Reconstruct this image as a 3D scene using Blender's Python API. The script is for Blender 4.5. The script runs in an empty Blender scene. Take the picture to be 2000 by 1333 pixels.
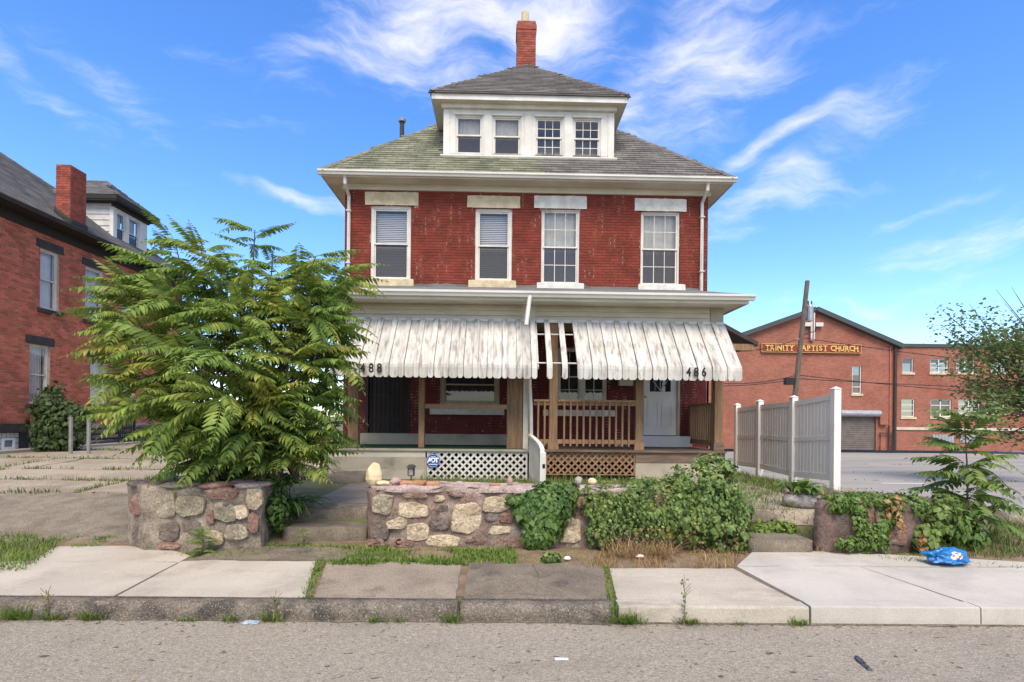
import bpy, math, random
from mathutils import Vector, Matrix, noise, Euler
R = math.radians
random.seed(7)
rnd = random.random
def ru(a, b): return a + (b - a) * rnd()
S = bpy.context.scene
COL = S.collection

# ---------------------------------------------------------------- camera
F = 1050.0; HV = 817.0; YAW = .022; ROLL = .010
CAM = Vector((-.625, 0, 1.8))
CM = Matrix.Rotation(-YAW, 3, 'Z') @ Matrix.Rotation(R(90), 3, 'X') @ Matrix.Rotation(ROLL, 3, 'Z')
cd = bpy.data.cameras.new('camera'); cd.sensor_width = 36; cd.lens = F / 2000 * 36
cd.shift_y = (HV - 666.5) / 2000; cd.clip_end = 4000; cd.clip_start = .05
co = bpy.data.objects.new('camera', cd); COL.objects.link(co)
co.matrix_world = Matrix.Translation(CAM) @ CM.to_4x4()
S.camera = co

# ---------------------------------------------------------------- world, sun, exposure
SUN_EL, SUN_AZ = R(54), R(177)        # azimuth measured from +Y towards +X
w = bpy.data.worlds.new('World'); S.world = w; w.use_nodes = True
wt = w.node_tree; wt.nodes.clear()
def WN(t, **k):
    n = wt.nodes.new(t)
    for a, b in k.items(): setattr(n, a, b)
    return n
def wl(a, b): wt.links.new(a, b)
def wmath(op, a, b=None, c=None, clamp=False):
    n = WN('ShaderNodeMath', operation=op, use_clamp=clamp)
    for i, v in enumerate((a, b, c)):
        if v is None: continue
        if isinstance(v, (int, float)): n.inputs[i].default_value = v
        else: wl(v, n.inputs[i])
    return n.outputs[0]
out = WN('ShaderNodeOutputWorld'); bg = WN('ShaderNodeBackground'); wl(bg.outputs[0], out.inputs[0])
bg.inputs[1].default_value = .108
sky = WN('ShaderNodeTexSky', sky_type='NISHITA'); sky.sun_disc = False
sky.sun_elevation = SUN_EL; sky.sun_rotation = SUN_AZ; sky.air_density = 1.0; sky.dust_density = .6; sky.ozone_density = 3.0
hsv = WN('ShaderNodeHueSaturation'); hsv.inputs['Saturation'].default_value = 1.27; hsv.inputs['Value'].default_value = 1.85; hsv.inputs['Hue'].default_value = .510
wl(sky.outputs[0], hsv.inputs['Color'])
tc = WN('ShaderNodeTexCoord')
def pdir(u, v):
    return (CM @ Vector(((u - 1000) / F, (HV - v) / F, -1))).normalized()
warp = WN('ShaderNodeTexNoise'); warp.inputs['Scale'].default_value = 5; warp.inputs['Detail'].default_value = 4
wl(tc.outputs['Generated'], warp.inputs['Vector'])
wsub = WN('ShaderNodeVectorMath', operation='SUBTRACT'); wl(warp.outputs['Color'], wsub.inputs[0]); wsub.inputs[1].default_value = (.5, .5, .5)
wsc = WN('ShaderNodeVectorMath', operation='SCALE'); wl(wsub.outputs[0], wsc.inputs[0]); wsc.inputs['Scale'].default_value = .14
wadd = WN('ShaderNodeVectorMath', operation='ADD'); wl(tc.outputs['Generated'], wadd.inputs[0]); wl(wsc.outputs[0], wadd.inputs[1])
mp = WN('ShaderNodeMapping'); mp.inputs['Rotation'].default_value = (0, R(24), 0); mp.inputs['Scale'].default_value = (1.5, 2.0, 6.5)
wl(wadd.outputs[0], mp.inputs['Vector'])
cn = WN('ShaderNodeTexNoise'); cn.inputs['Scale'].default_value = 3.2; cn.inputs['Detail'].default_value = 9; cn.inputs['Roughness'].default_value = .62
wl(mp.outputs[0], cn.inputs['Vector'])
# soft cloud banks where the photograph shows them: (u, v, half-width px, half-height px, tilt, weight)
blob = None
for (u, v, a, b, tilt, wgt) in [(830, 100, 210, 85, 12, 1.0), (1080, 60, 150, 100, 20, 1.0), (960, 40, 240, 80, 0, .9), (1390, 120, 160, 130, 50, .95),
                                (1290, 190, 110, 50, 20, .8), (90, 150, 190, 36, -24, .75), (250, 215, 120, 40, -35, .6), (1510, 282, 130, 24, 14, .9),
                                (1530, 360, 190, 50, 28, .75), (580, 405, 110, 20, -4, .85), (1800, 412, 130, 18, 3, .6), (1900, 480, 190, 60, 6, .7),
                                (1690, 600, 80, 16, -20, .6), (430, 105, 90, 26, -5, .5), (600, 270, 70, 14, 0, .4)]:
    d = pdir(u, v)
    right = d.cross(Vector((0, 0, 1))).normalized(); up = right.cross(d)
    t = R(tilt); r2 = right * math.cos(t) + up * math.sin(t); u2 = up * math.cos(t) - right * math.sin(t)
    def dotn(vec):
        n = WN('ShaderNodeVectorMath', operation='DOT_PRODUCT'); wl(wadd.outputs[0], n.inputs[0]); n.inputs[1].default_value = vec
        return n.outputs['Value']
    k = 1 / F * (d.dot(CM @ Vector((0, 0, -1))))
    x = wmath('SUBTRACT', dotn(r2 / (a * k)), d.dot(r2) / (a * k)); y = wmath('SUBTRACT', dotn(u2 / (b * k)), d.dot(u2) / (b * k))
    z = wmath('LESS_THAN', dotn(d), 0)
    q = wmath('ADD', wmath('MULTIPLY', x, x), wmath('MULTIPLY', y, y))
    q = wmath('ADD', q, wmath('MULTIPLY', z, 100))
    g = wmath('MULTIPLY', wmath('POWER', 2.718, wmath('MULTIPLY', q, -.8)), wgt)
    blob = g if blob is None else wmath('MAXIMUM', blob, g)
far = WN('ShaderNodeTexNoise'); far.inputs['Scale'].default_value = 1.9; far.inputs['Detail'].default_value = 2; wl(mp.outputs[0], far.inputs['Vector'])
sepd = WN('ShaderNodeSeparateXYZ'); wl(tc.outputs['Generated'], sepd.inputs[0])
# denser cloud added out of view, to whiten the blue light of the sky
rest = wmath('MULTIPLY', wmath('SUBTRACT', far.outputs['Fac'], .22), 3.2, clamp=True)
back = wmath('MULTIPLY_ADD', sepd.outputs['Y'], -2.2, 1.2, clamp=True)
blob = wmath('MAXIMUM', blob, wmath('MULTIPLY', rest, back))
dens = wmath('ADD', wmath('MULTIPLY', wmath('SUBTRACT', cn.outputs['Fac'], .5), 2.3), wmath('MULTIPLY_ADD', blob, 1.05, -.30))
mr = WN('ShaderNodeMapRange', interpolation_type='SMOOTHSTEP'); wl(dens, mr.inputs[0]); mr.inputs[1].default_value = -.1; mr.inputs[2].default_value = 1.5
mr.inputs[3].default_value = 0; mr.inputs[4].default_value = .88
mixc = WN('ShaderNodeMix', data_type='RGBA'); wl(mr.outputs[0], mixc.inputs[0]); wl(hsv.outputs[0], mixc.inputs[6]); mixc.inputs[7].default_value = (8.2, 7.7, 7.15, 1)
wl(mixc.outputs[2], bg.inputs[0])

sl = bpy.data.lights.new('sun', 'SUN'); sl.energy = 2.8; sl.angle = R(34); sl.color = (1, .875, .71)
so = bpy.data.objects.new('sun', sl); COL.objects.link(so)
sd = Vector((math.sin(SUN_AZ) * math.cos(SUN_EL), math.cos(SUN_AZ) * math.cos(SUN_EL), math.sin(SUN_EL)))
so.rotation_euler = sd.to_track_quat('Z', 'Y').to_euler(); so.location = (10, -20, 30)
S.view_settings.view_transform = 'Standard'; S.view_settings.look = 'None'; S.view_settings.exposure = .72; S.view_settings.gamma = 1

# ---------------------------------------------------------------- helpers
def at(u, v, X=None, Y=None, Z=None):
    d = CM @ Vector(((u - 1000) / F, (HV - v) / F, -1))
    if Y is not None: t = (Y - CAM.y) / d.y
    elif X is not None: t = (X - CAM.x) / d.x
    else: t = (Z - CAM.z) / d.z
    return CAM + d * t
WM = {}
def place(o, parent=None, mw=None):
    mw = mw or Matrix.Identity(4)
    COL.objects.link(o); WM[o] = mw
    if parent is not None:
        o.parent = parent; o.matrix_parent_inverse = WM[parent].inverted()
    o.matrix_basis = mw
    return o
def tag(o, label=None, cat=None, group=None, kind=None):
    if label: o['label'] = label
    if cat: o['category'] = cat
    if group: o['group'] = group
    if kind: o['kind'] = kind
    return o
def thing(name, label, cat, loc=(0, 0, 0), group=None):
    o = bpy.data.objects.new(name, None); o.empty_display_size = .2
    place(o, None, Matrix.Translation(Vector(loc)))
    return tag(o, label, cat, group)
def inst(name, me, parent, mw):
    return place(bpy.data.objects.new(name, me), parent, mw)
class MB:
    def __init__(s, M=None): s.v = []; s.f = []; s.M = M
    def add(s, vs, fs, M=None):
        M = M if M is not None else s.M
        b = len(s.v)
        for p in vs:
            p = Vector(p)
            s.v.append(tuple(M @ p) if M is not None else tuple(p))
        for f in fs: s.f.append([b + i for i in f])
        return s
    def box(s, x0, x1, y0, y1, z0, z1, M=None):
        return s.add([(x0,y0,z0),(x1,y0,z0),(x1,y1,z0),(x0,y1,z0),(x0,y0,z1),(x1,y0,z1),(x1,y1,z1),(x0,y1,z1)],
                     [(3,2,1,0),(4,5,6,7),(0,1,5,4),(1,2,6,5),(2,3,7,6),(3,0,4,7)], M)
    def prism(s, poly, a, b, axis='y', M=None):
        # poly in the other two axes, extruded from a to b
        n = len(poly)
        def mk(p, t):
            if axis == 'y': return (p[0], t, p[1])
            if axis == 'x': return (t, p[0], p[1])
            return (p[0], p[1], t)
        vs = [mk(p, a) for p in poly] + [mk(p, b) for p in poly]
        fs = [list(range(n))[::-1], [n + i for i in range(n)]] + [(i, (i+1) % n, n + (i+1) % n, n + i) for i in range(n)]
        return s.add(vs, fs, M)
    def tube(s, pts, r, n=6, cap=True, M=None):
        pts = [Vector(p) for p in pts]; k = len(pts)
        rs = r if isinstance(r, (list, tuple)) else [r] * k
        vs = []; fs = []
        ref = Vector((0, 0, 1))
        for i, p in enumerate(pts):
            d = (pts[min(i+1, k-1)] - pts[max(i-1, 0)]).normalized()
            a = d.cross(ref)
            if a.length < .1: a = d.cross(Vector((1, 0, 0)))
            a.normalize(); b = d.cross(a)
            for j in range(n):
                t = 2 * math.pi * j / n
                vs.append(p + (a * math.cos(t) + b * math.sin(t)) * rs[i])
        for i in range(k - 1):
            for j in range(n):
                fs.append((i*n+j, i*n+(j+1) % n, (i+1)*n+(j+1) % n, (i+1)*n+j))
        if cap: fs += [list(range(n)), [(k-1)*n+j for j in range(n)][::-1]]
        return s.add(vs, fs, M)
    def mesh(s, name, mat=None, smooth=False):
        me = bpy.data.meshes.new(name); me.from_pydata(s.v, [], s.f); me.update()
        if mat: me.materials.append(mat)
        if smooth: me.polygons.foreach_set('use_smooth', [True] * len(me.polygons))
        return me
    def build(s, name, mat, parent=None, smooth=False, kind=None, bevel=0, mw=None):
        o = place(bpy.data.objects.new(name, s.mesh(name, mat, smooth)), parent, mw)
        if kind: o['kind'] = kind
        if bevel:
            m = o.modifiers.new('bevel', 'BEVEL'); m.width = bevel; m.segments = 2; m.limit_method = 'ANGLE'; m.angle_limit = R(40)
        return o
def panel_holes(mb, x0, x1, z0, z1, holes, y0, y1, M=None):
    """wall slab from y0 (front) to y1 with rectangular openings"""
    xs = sorted({x0, x1} | {max(x0, min(x1, h[i])) for h in holes for i in (0, 1)})
    zs = sorted({z0, z1} | {max(z0, min(z1, h[i])) for h in holes for i in (2, 3)})
    def solid(i, j):
        if i < 0 or j < 0 or i >= len(xs) - 1 or j >= len(zs) - 1: return False
        cx = (xs[i] + xs[i+1]) / 2; cz = (zs[j] + zs[j+1]) / 2
        return not any(h[0] < cx < h[1] and h[2] < cz < h[3] for h in holes)
    for i in range(len(xs) - 1):
        for j in range(len(zs) - 1):
            if not solid(i, j): continue
            a, b, c, d = xs[i], xs[i+1], zs[j], zs[j+1]
            vs = [(a,y0,c),(b,y0,c),(b,y0,d),(a,y0,d),(a,y1,c),(b,y1,c),(b,y1,d),(a,y1,d)]
            fs = [(0,1,2,3),(7,6,5,4)]
            if not solid(i-1, j): fs.append((0,3,7,4))
            if not solid(i+1, j): fs.append((1,5,6,2))
            if not solid(i, j-1): fs.append((0,4,5,1))
            if not solid(i, j+1): fs.append((3,2,6,7))
            mb.add(vs, fs, M)
    return mb
def fbm(p, s=1.0, o=3): return noise.fractal(Vector(p) * s, 1.0, 2.0, o)
def lumpy(poly, z0, z1, res, amp, sc=3.0, top_amp=None, seed=0, topz=None):
    """a rough upright prism over a footprint polygon, faces cut fine and displaced"""
    mb = MB(); n = len(poly)
    nz = max(2, int((z1 - z0) / res)); ring = []
    for i in range(n):
        a = Vector(poly[i]); b = Vector(poly[(i+1) % n]); k = max(1, int((b - a).length / res))
        for j in range(k): ring.append(a.lerp(b, j / k))
    cen = sum(ring, Vector((0, 0))) / len(ring); m = len(ring)
    vs = []
    def disp(p, out):
        q = p + Vector((seed, seed * .7, 0))
        return p + out * (fbm(q, sc, 4) * amp) + Vector((0, 0, fbm(q + Vector((9, 3, 1)), sc, 3) * amp * .4))
    for kz in range(nz + 1):
        z = z0 + (z1 - z0) * kz / nz
        for i, p in enumerate(ring):
            o2 = (ring[(i+1) % m] - ring[i-1]); o = Vector((o2.y, -o2.x, 0)).normalized()
            zz = z if topz is None else z0 + (topz(p) - z0) * kz / nz
            vs.append(disp(Vector((p.x, p.y, zz)), o))
    fs = [(kz*m+i, kz*m+(i+1) % m, (kz+1)*m+(i+1) % m, (kz+1)*m+i) for kz in range(nz) for i in range(m)]
    prev = nz * m
    for st in (.93, .75, .5, .25):
        b = len(vs)
        for i, p in enumerate(ring):
            q = cen + (p - cen) * st
            zz = z1 if topz is None else topz(q)
            vs.append(disp(Vector((q.x, q.y, zz + .01)), Vector((0, 0, 1))))
        fs += [(prev+i, prev+(i+1) % m, b+(i+1) % m, b+i) for i in range(m)]
        prev = b
    vs.append(Vector((cen.x, cen.y, (z1 if topz is None else topz(cen)))))
    fs += [(prev+i, prev+(i+1) % m, len(vs)-1) for i in range(m)]
    return mb.add(vs, fs)
def rock_mesh(name, sx, sy, sz, mat, seed=0, amp=.25, sub=2, sc=1.3):
    import bmesh
    bm = bmesh.new(); bmesh.ops.create_icosphere(bm, subdivisions=sub, radius=1)
    for v in bm.verts:
        k = 1 + amp * noise.fractal(v.co * sc + Vector((seed * 3.1, seed, 0)), 1, 2, 3)
        v.co = Vector((v.co.x * k * sx, v.co.y * k * sy, v.co.z * k * sz))
    me = bpy.data.meshes.new(name); bm.to_mesh(me); bm.free()
    me.materials.append(mat); me.polygons.foreach_set('use_smooth', [True] * len(me.polygons))
    return me

# ---------------------------------------------------------------- materials
MT = {}
def lin(c):
    return tuple((x / 12.92 if x <= .04045 else ((x + .055) / 1.055) ** 2.4) for x in c) + (1,)
def srgb(r, g, b): return lin((r / 255, g / 255, b / 255))
def mat(name, c1, c2=None, scale=4, rough=.85, bump=0, bscale=40, var=0, c3=None, s3=2, lo3=.55, hi3=.7, spec=.3, metal=0, stretch=(1, 1, 1), lo=.35, hi=.65, speck=None, speck_s=90, speck_lo=.62, trans=0, detail=5, brick=None, grain=0, grain_s=70):
    m = bpy.data.materials.new(name); m.use_nodes = True; nt = m.node_tree; nt.nodes.clear()
    def N(t, **k):
        n = nt.nodes.new(t)
        for a, b in k.items(): setattr(n, a, b)
        return n
    L = nt.links.new
    c1 = tuple(c1) + (1,) if len(c1) == 3 else c1
    o = N('ShaderNodeOutputMaterial'); b = N('ShaderNodeBsdfPrincipled')
    b.inputs['Roughness'].default_value = rough; b.inputs['Metallic'].default_value = metal
    b.inputs['Specular IOR Level'].default_value = spec
    g = N('ShaderNodeNewGeometry'); mp = N('ShaderNodeMapping'); mp.inputs['Scale'].default_value = stretch
    L(g.outputs['Position'], mp.inputs[0])
    def nz(s, det=detail, r=.6, vec=None):
        n = N('ShaderNodeTexNoise'); n.inputs['Scale'].default_value = s; n.inputs['Detail'].default_value = det; n.inputs['Roughness'].default_value = r
        L(vec or mp.outputs[0], n.inputs['Vector']); return n.outputs['Fac']
    def rng(f, a, c):
        n = N('ShaderNodeMapRange', interpolation_type='SMOOTHSTEP'); L(f, n.inputs[0]); n.inputs[1].default_value = a; n.inputs[2].default_value = c
        return n.outputs[0]
    def mix(f, a, c):
        n = N('ShaderNodeMix', data_type='RGBA'); L(f, n.inputs[0])
        for i, x in ((6, a), (7, c)):
            if isinstance(x, (tuple, list)): n.inputs[i].default_value = tuple(x) if len(x) == 4 else tuple(x) + (1,)
            else: L(x, n.inputs[i])
        return n.outputs[2]
    col = c1
    if c2 is not None: col = mix(rng(nz(scale), lo, hi), c1, c2)
    if c3 is not None: col = mix(rng(nz(s3, 4), lo3, hi3), col, c3)
    if speck is not None: col = mix(rng(nz(speck_s, 2), speck_lo, speck_lo + .06), col, speck)
    if grain:
        gn = N('ShaderNodeMath', operation='MULTIPLY_ADD'); L(rng(nz(grain_s, 3, .7, g.outputs['Position']), .3, .7), gn.inputs[0]); gn.inputs[1].default_value = 2 * grain; gn.inputs[2].default_value = 1 - grain
        gh = N('ShaderNodeHueSaturation'); L(gn.outputs[0], gh.inputs['Value'])
        if isinstance(col, tuple): gh.inputs['Color'].default_value = col
        else: L(col, gh.inputs['Color'])
        col = gh.outputs[0]
    if brick is not None:
        sp = N('ShaderNodeSeparateXYZ'); cb = N('ShaderNodeCombineXYZ'); L(g.outputs['Position'], sp.inputs[0]); L(sp.outputs['X'], cb.inputs[0]); L(sp.outputs['Z'], cb.inputs[1])
        bt = N('ShaderNodeTexBrick'); L(cb.outputs[0], bt.inputs[0]); bt.inputs['Scale'].default_value = 1; bt.inputs['Brick Width'].default_value = .215; bt.inputs['Row Height'].default_value = .076; bt.inputs['Mortar Size'].default_value = .011
        bt.inputs['Color1'].default_value = (.78, .78, .78, 1); bt.inputs['Color2'].default_value = (1.2, 1.2, 1.2, 1); bt.inputs['Mortar'].default_value = brick
        mu = N('ShaderNodeMix', data_type='RGBA', blend_type='MULTIPLY'); mu.inputs[0].default_value = 1; L(bt.outputs[0], mu.inputs[7])
        if isinstance(col, tuple): mu.inputs[6].default_value = col
        else: L(col, mu.inputs[6])
        col = mu.outputs[2]
    if var:
        oi = N('ShaderNodeObjectInfo')
        ad = N('ShaderNodeMath', operation='ADD'); L(oi.outputs['Random'], ad.inputs[0]); L(g.outputs['Random Per Island'], ad.inputs[1])
        fr = N('ShaderNodeMath', operation='FRACT'); L(ad.outputs[0], fr.inputs[0])
        ma = N('ShaderNodeMath', operation='MULTIPLY_ADD'); L(fr.outputs[0], ma.inputs[0]); ma.inputs[1].default_value = 2 * var; ma.inputs[2].default_value = 1 - var
        hs = N('ShaderNodeHueSaturation'); L(ma.outputs[0], hs.inputs['Value'])
        hm = N('ShaderNodeMath', operation='MULTIPLY_ADD'); L(fr.outputs[0], hm.inputs[0]); hm.inputs[1].default_value = -.05 * var; hm.inputs[2].default_value = .5 + .025 * var
        L(hm.outputs[0], hs.inputs['Hue'])
        if isinstance(col, tuple): hs.inputs['Color'].default_value = col
        else: L(col, hs.inputs['Color'])
        col = hs.outputs[0]
    if isinstance(col, tuple): b.inputs['Base Color'].default_value = col
    else: L(col, b.inputs['Base Color'])
    if bump:
        bp = N('ShaderNodeBump'); bp.inputs['Strength'].default_value = bump; bp.inputs['Distance'].default_value = .02
        L(nz(bscale, 5, .65), bp.inputs['Height']); L(bp.outputs[0], b.inputs['Normal'])
    if trans:
        t = N('ShaderNodeBsdfTranslucent'); mx = N('ShaderNodeMixShader'); mx.inputs[0].default_value = trans
        if isinstance(col, tuple): t.inputs[0].default_value = col
        else: L(col, t.inputs[0])
        L(b.outputs[0], mx.inputs[1]); L(t.outputs[0], mx.inputs[2]); L(mx.outputs[0], o.inputs[0])
    else: L(b.outputs[0], o.inputs[0])
    MT[name] = m
    return m
def glassmat(name, refl=.16, tint=(1, 1, 1), body=0.0, bodycol=(.02, .02, .02)):
    m = bpy.data.materials.new(name); m.use_nodes = True; nt = m.node_tree; nt.nodes.clear(); L = nt.links.new
    o = nt.nodes.new('ShaderNodeOutputMaterial'); t = nt.nodes.new('ShaderNodeBsdfTransparent'); t.inputs[0].default_value = tint + (1,)
    g = nt.nodes.new('ShaderNodeBsdfGlossy'); g.inputs['Roughness'].default_value = .03
    lw = nt.nodes.new('ShaderNodeLayerWeight'); lw.inputs[0].default_value = .35
    ad = nt.nodes.new('ShaderNodeMath'); ad.operation = 'MULTIPLY_ADD'; ad.use_clamp = True; L(lw.outputs['Fresnel'], ad.inputs[0]); ad.inputs[1].default_value = .45; ad.inputs[2].default_value = refl
    base = t.outputs[0]
    if body:
        d = nt.nodes.new('ShaderNodeBsdfDiffuse'); d.inputs[0].default_value = bodycol + (1,)
        mb = nt.nodes.new('ShaderNodeMixShader'); mb.inputs[0].default_value = body; L(t.outputs[0], mb.inputs[1]); L(d.outputs[0], mb.inputs[2]); base = mb.outputs[0]
    mx = nt.nodes.new('ShaderNodeMixShader'); L(ad.outputs[0], mx.inputs[0]); L(base, mx.inputs[1]); L(g.outputs[0], mx.inputs[2]); L(mx.outputs[0], o.inputs[0])
    MT[name] = m; return m
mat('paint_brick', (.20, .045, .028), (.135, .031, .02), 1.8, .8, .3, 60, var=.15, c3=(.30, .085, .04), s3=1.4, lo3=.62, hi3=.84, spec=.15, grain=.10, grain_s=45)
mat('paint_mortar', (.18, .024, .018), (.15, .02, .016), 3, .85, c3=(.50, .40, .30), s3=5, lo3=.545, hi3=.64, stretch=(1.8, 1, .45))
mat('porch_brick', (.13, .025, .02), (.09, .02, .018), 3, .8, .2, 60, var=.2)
mat('red_brick', (.50, .16, .088), (.41, .12, .068), 2.0, .85, .3, 60, var=.34, c3=(.24, .055, .038), s3=.6, lo3=.55, hi3=.75, grain=.15, grain_s=40)
mat('red_mortar', (.50, .34, .27), (.40, .25, .19), 6, .95)
mat('chimney_brick', (.30, .08, .048), (.21, .053, .034), 5, .85, .3, 60, var=.25)
mat('chimney_mortar', (.25, .13, .1), (.15, .07, .05), 6, .95)
mat('moss_shingle', (.205, .205, .14), (.14, .145, .095), 1.5, .95, .5, 120, var=.26, c3=(.25, .24, .19), s3=.9, grain=.2, grain_s=40)
mat('grey_shingle', (.165, .152, .135), (.12, .11, .10), 2, .95, .5, 120, var=.24)
mat('slate_shingle', (.17, .165, .158), (.12, .117, .112), 1.5, .95, .5, 120, var=.22)
mat('white_trim', (.64, .62, .56), (.54, .52, .46), 2.5, .6, .08, 30, c3=(.42, .39, .32), s3=1.8, lo3=.62, hi3=.8)
mat('cream_trim', (.57, .53, .43), (.47, .43, .34), 1.8, .6, .06, 30, c3=(.34, .31, .24), s3=2.4, lo3=.6, hi3=.8, stretch=(.6, 1, 2))
mat('gutter_white', (.60, .58, .51), (.51, .49, .42), 2, .5, 0, c3=(.36, .34, .29), s3=2.0, lo3=.6, hi3=.78, stretch=(.5, 1, 2))
mat('tan_stone', (.58, .49, .32), (.46, .38, .24), 6, .9, .5, 25, c3=(.25, .2, .14), s3=5, lo3=.66, hi3=.8)
mat('white_stone', (.66, .64, .58), (.54, .52, .46), 6, .85, .5, 25, c3=(.3, .24, .2), s3=6, lo3=.68, hi3=.8)
mat('awning_white', (.56, .54, .485), (.45, .43, .38), 3, .6, .05, 30, var=.10, c3=(.24, .22, .18), s3=6.5, lo3=.44, hi3=.74, stretch=(2.2, .45, .45))
mat('white_metal', (.58, .56, .51), (.48, .46, .41), 3, .45, spec=.5)
mat('vinyl', (.76, .71, .645), (.70, .65, .585), 1.2, .45, spec=.4, c3=(.55, .49, .42), s3=1.2, lo3=.62, hi3=.8)
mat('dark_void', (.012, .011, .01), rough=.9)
mat('interior', (.10, .09, .08), rough=.95)
mat('blind', (.60, .59, .55), rough=.7)
mat('white_curtain', (.74, .72, .67), (.64, .62, .57), 3, .9)
mat('curtain', (.55, .52, .42), (.45, .43, .35), 3, .9)
mat('black_iron', (.012, .012, .013), rough=.5, spec=.4)
mat('door_brown', (.035, .02, .014), (.02, .012, .01), 4, .6)
mat('door_white', (.64, .61, .55), (.57, .54, .48), 2, .5)
mat('old_wood', (.26, .16, .085), (.16, .10, .06), 5, .85, .4, 30, stretch=(6, 6, .5), c3=(.13, .10, .075), s3=2)
mat('rail_wood', (.32, .195, .105), (.225, .132, .07), 5, .8, .3, 30, stretch=(6, 6, .5), c3=(.2, .13, .08), s3=1.5, var=.12)
mat('deck_wood', (.20, .14, .095), (.12, .085, .06), 4, .9, .4, 30, stretch=(.5, 6, 6))
mat('beige_board', (.40, .35, .26), (.33, .29, .215), 1.5, .8, .1, 20, c3=(.2, .18, .14), s3=1.5, lo3=.55, hi3=.75)
mat('carpet', (.012, .07, .035), (.008, .045, .024), 20, 1.0, .5, 200)
mat('asphalt', (.405, .355, .275), (.31, .268, .205), 45, .95, .9, 130, speck=(.13, .095, .07), speck_s=13, speck_lo=.66, c3=(.28, .245, .19), s3=1.2, lo3=.48, hi3=.72, stretch=(.55, 1, 1), grain=.34, grain_s=85)
mat('apron', (.26, .218, .158), (.19, .158, .113), 4, .95, .9, 60, speck=(.36, .3, .23), speck_s=70, speck_lo=.62, c3=(.16, .125, .09), s3=1.2, grain=.35, grain_s=60)
mat('lot_asphalt', (.31, .29, .255), (.245, .228, .20), .5, .95, .4, 60, c3=(.30, .29, .24), s3=.35, stretch=(.35, 1, 1))
mat('new_concrete', (.46, .41, .335), (.40, .355, .29), 1.3, .85, .15, 60, c3=(.33, .285, .225), s3=1.6, lo3=.48, hi3=.72, speck=(.29, .25, .2), speck_s=60, speck_lo=.68, grain=.11, grain_s=70)
mat('pale_concrete', (.48, .44, .375), (.42, .385, .325), 1.6, .85, .2, 60, c3=(.36, .33, .285), s3=1.7, lo3=.46, hi3=.74, speck=(.33, .3, .26), speck_s=70, speck_lo=.66, grain=.09, grain_s=70)
mat('stain_concrete', (.45, .40, .315), (.38, .335, .265), 1.6, .9, .2, 60, c3=(.22, .185, .14), s3=1.1, lo3=.5, hi3=.72, stretch=(.7, 1.6, 1), grain=.14, grain_s=70)
mat('tan_concrete', (.30, .245, .18), (.22, .18, .135), 1.8, .95, .6, 90, speck=(.38, .32, .25), speck_s=90, speck_lo=.60, c3=(.17, .14, .11), s3=1.2, grain=.3, grain_s=75)
mat('dark_concrete', (.215, .175, .125), (.145, .118, .085), 3, .95, .7, 70, speck=(.29, .25, .2), speck_s=95, speck_lo=.60, c3=(.10, .085, .07), s3=2.2, grain=.34, grain_s=75)
mat('kerb_dark', (.18, .15, .115), (.10, .085, .068), 6, .95, .8, 45, speck=(.30, .26, .2), speck_s=80, speck_lo=.60, c3=(.07, .062, .05), s3=3, grain=.4, grain_s=60)
mat('drive_slab', (.38, .32, .235), (.29, .243, .175), 1.0, .95, .5, 70, speck=(.2, .165, .13), speck_s=45, speck_lo=.60, c3=(.23, .18, .13), s3=.7, lo3=.5, hi3=.75, grain=.25, grain_s=40)
mat('soil', (.16, .11, .07), (.24, .18, .11), 5, 1.0, .7, 40, c3=(.10, .11, .045), s3=2.5)
mat('ground_green', (.10, .12, .04), (.17, .15, .07), 2.5, 1.0, .6, 30, c3=(.25, .19, .12), s3=1.1)
mat('wall_mortar', (.24, .165, .13), (.16, .112, .09), 5, .95, 1, 22, c3=(.33, .27, .21), s3=4, lo3=.5, hi3=.7, speck=(.36, .3, .23), speck_s=60, speck_lo=.64, grain=.3, grain_s=45)
mat('planter_mortar', (.30, .25, .185), (.20, .165, .125), 5, .95, .8, 22, c3=(.14, .12, .085), s3=3.5, lo3=.5, hi3=.7, speck=(.36, .31, .23), speck_s=60, speck_lo=.66, grain=.3, grain_s=45)
mat('cap_mortar', (.42, .33, .29), (.32, .24, .21), 6, .95, .9, 30, c3=(.22, .16, .13), s3=5, grain=.3, grain_s=45)
mat('sandstone', (.50, .405, .275), (.38, .30, .195), 7, .95, 1, 22, c3=(.25, .19, .13), s3=6, lo3=.52, hi3=.72, var=.1, grain=.32, grain_s=38)
mat('redstone', (.235, .135, .102), (.17, .098, .076), 7, .95, 1, 24, c3=(.30, .23, .17), s3=6, lo3=.5, hi3=.7, var=.12, grain=.3, grain_s=38)
mat('darkstone', (.125, .098, .08), (.18, .14, .115), 7, .95, 1, 24, var=.12, grain=.3, grain_s=38)
mat('mossstone', (.32, .275, .19), (.21, .175, .12), 6, .95, 1, 24, c3=(.38, .33, .23), s3=5, var=.1, grain=.32, grain_s=38)
mat('brown_wall', (.165, .112, .09), (.105, .073, .06), 5, .95, 1, 24, c3=(.24, .18, .135), s3=4, grain=.3, grain_s=40)
mat('flag_stone', (.42, .22, .115), (.34, .17, .09), 9, .9, .5, 30, var=.12)
mat('pink_stone', (.42, .29, .25), (.33, .22, .19), 9, .9, .6, 30)
mat('pale_rock', (.68, .56, .35), (.55, .44, .26), 5, .85, .6, 16, stretch=(2.5, 2.5, .5))
mat('grey_rock', (.38, .33, .28), (.28, .25, .21), 9, .9, .6, 30)
mat('planter_stone', (.40, .375, .335), (.20, .185, .165), 9, .95, .9, 25)
mat('found_stone', (.15, .13, .12), (.21, .185, .17), 5, .95, .8, 16, var=.2)
mat('dark_paint', (.055, .043, .038), (.04, .032, .03), 4, .7)
mat('roof_edge', (.03, .026, .024), rough=.8)
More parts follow.
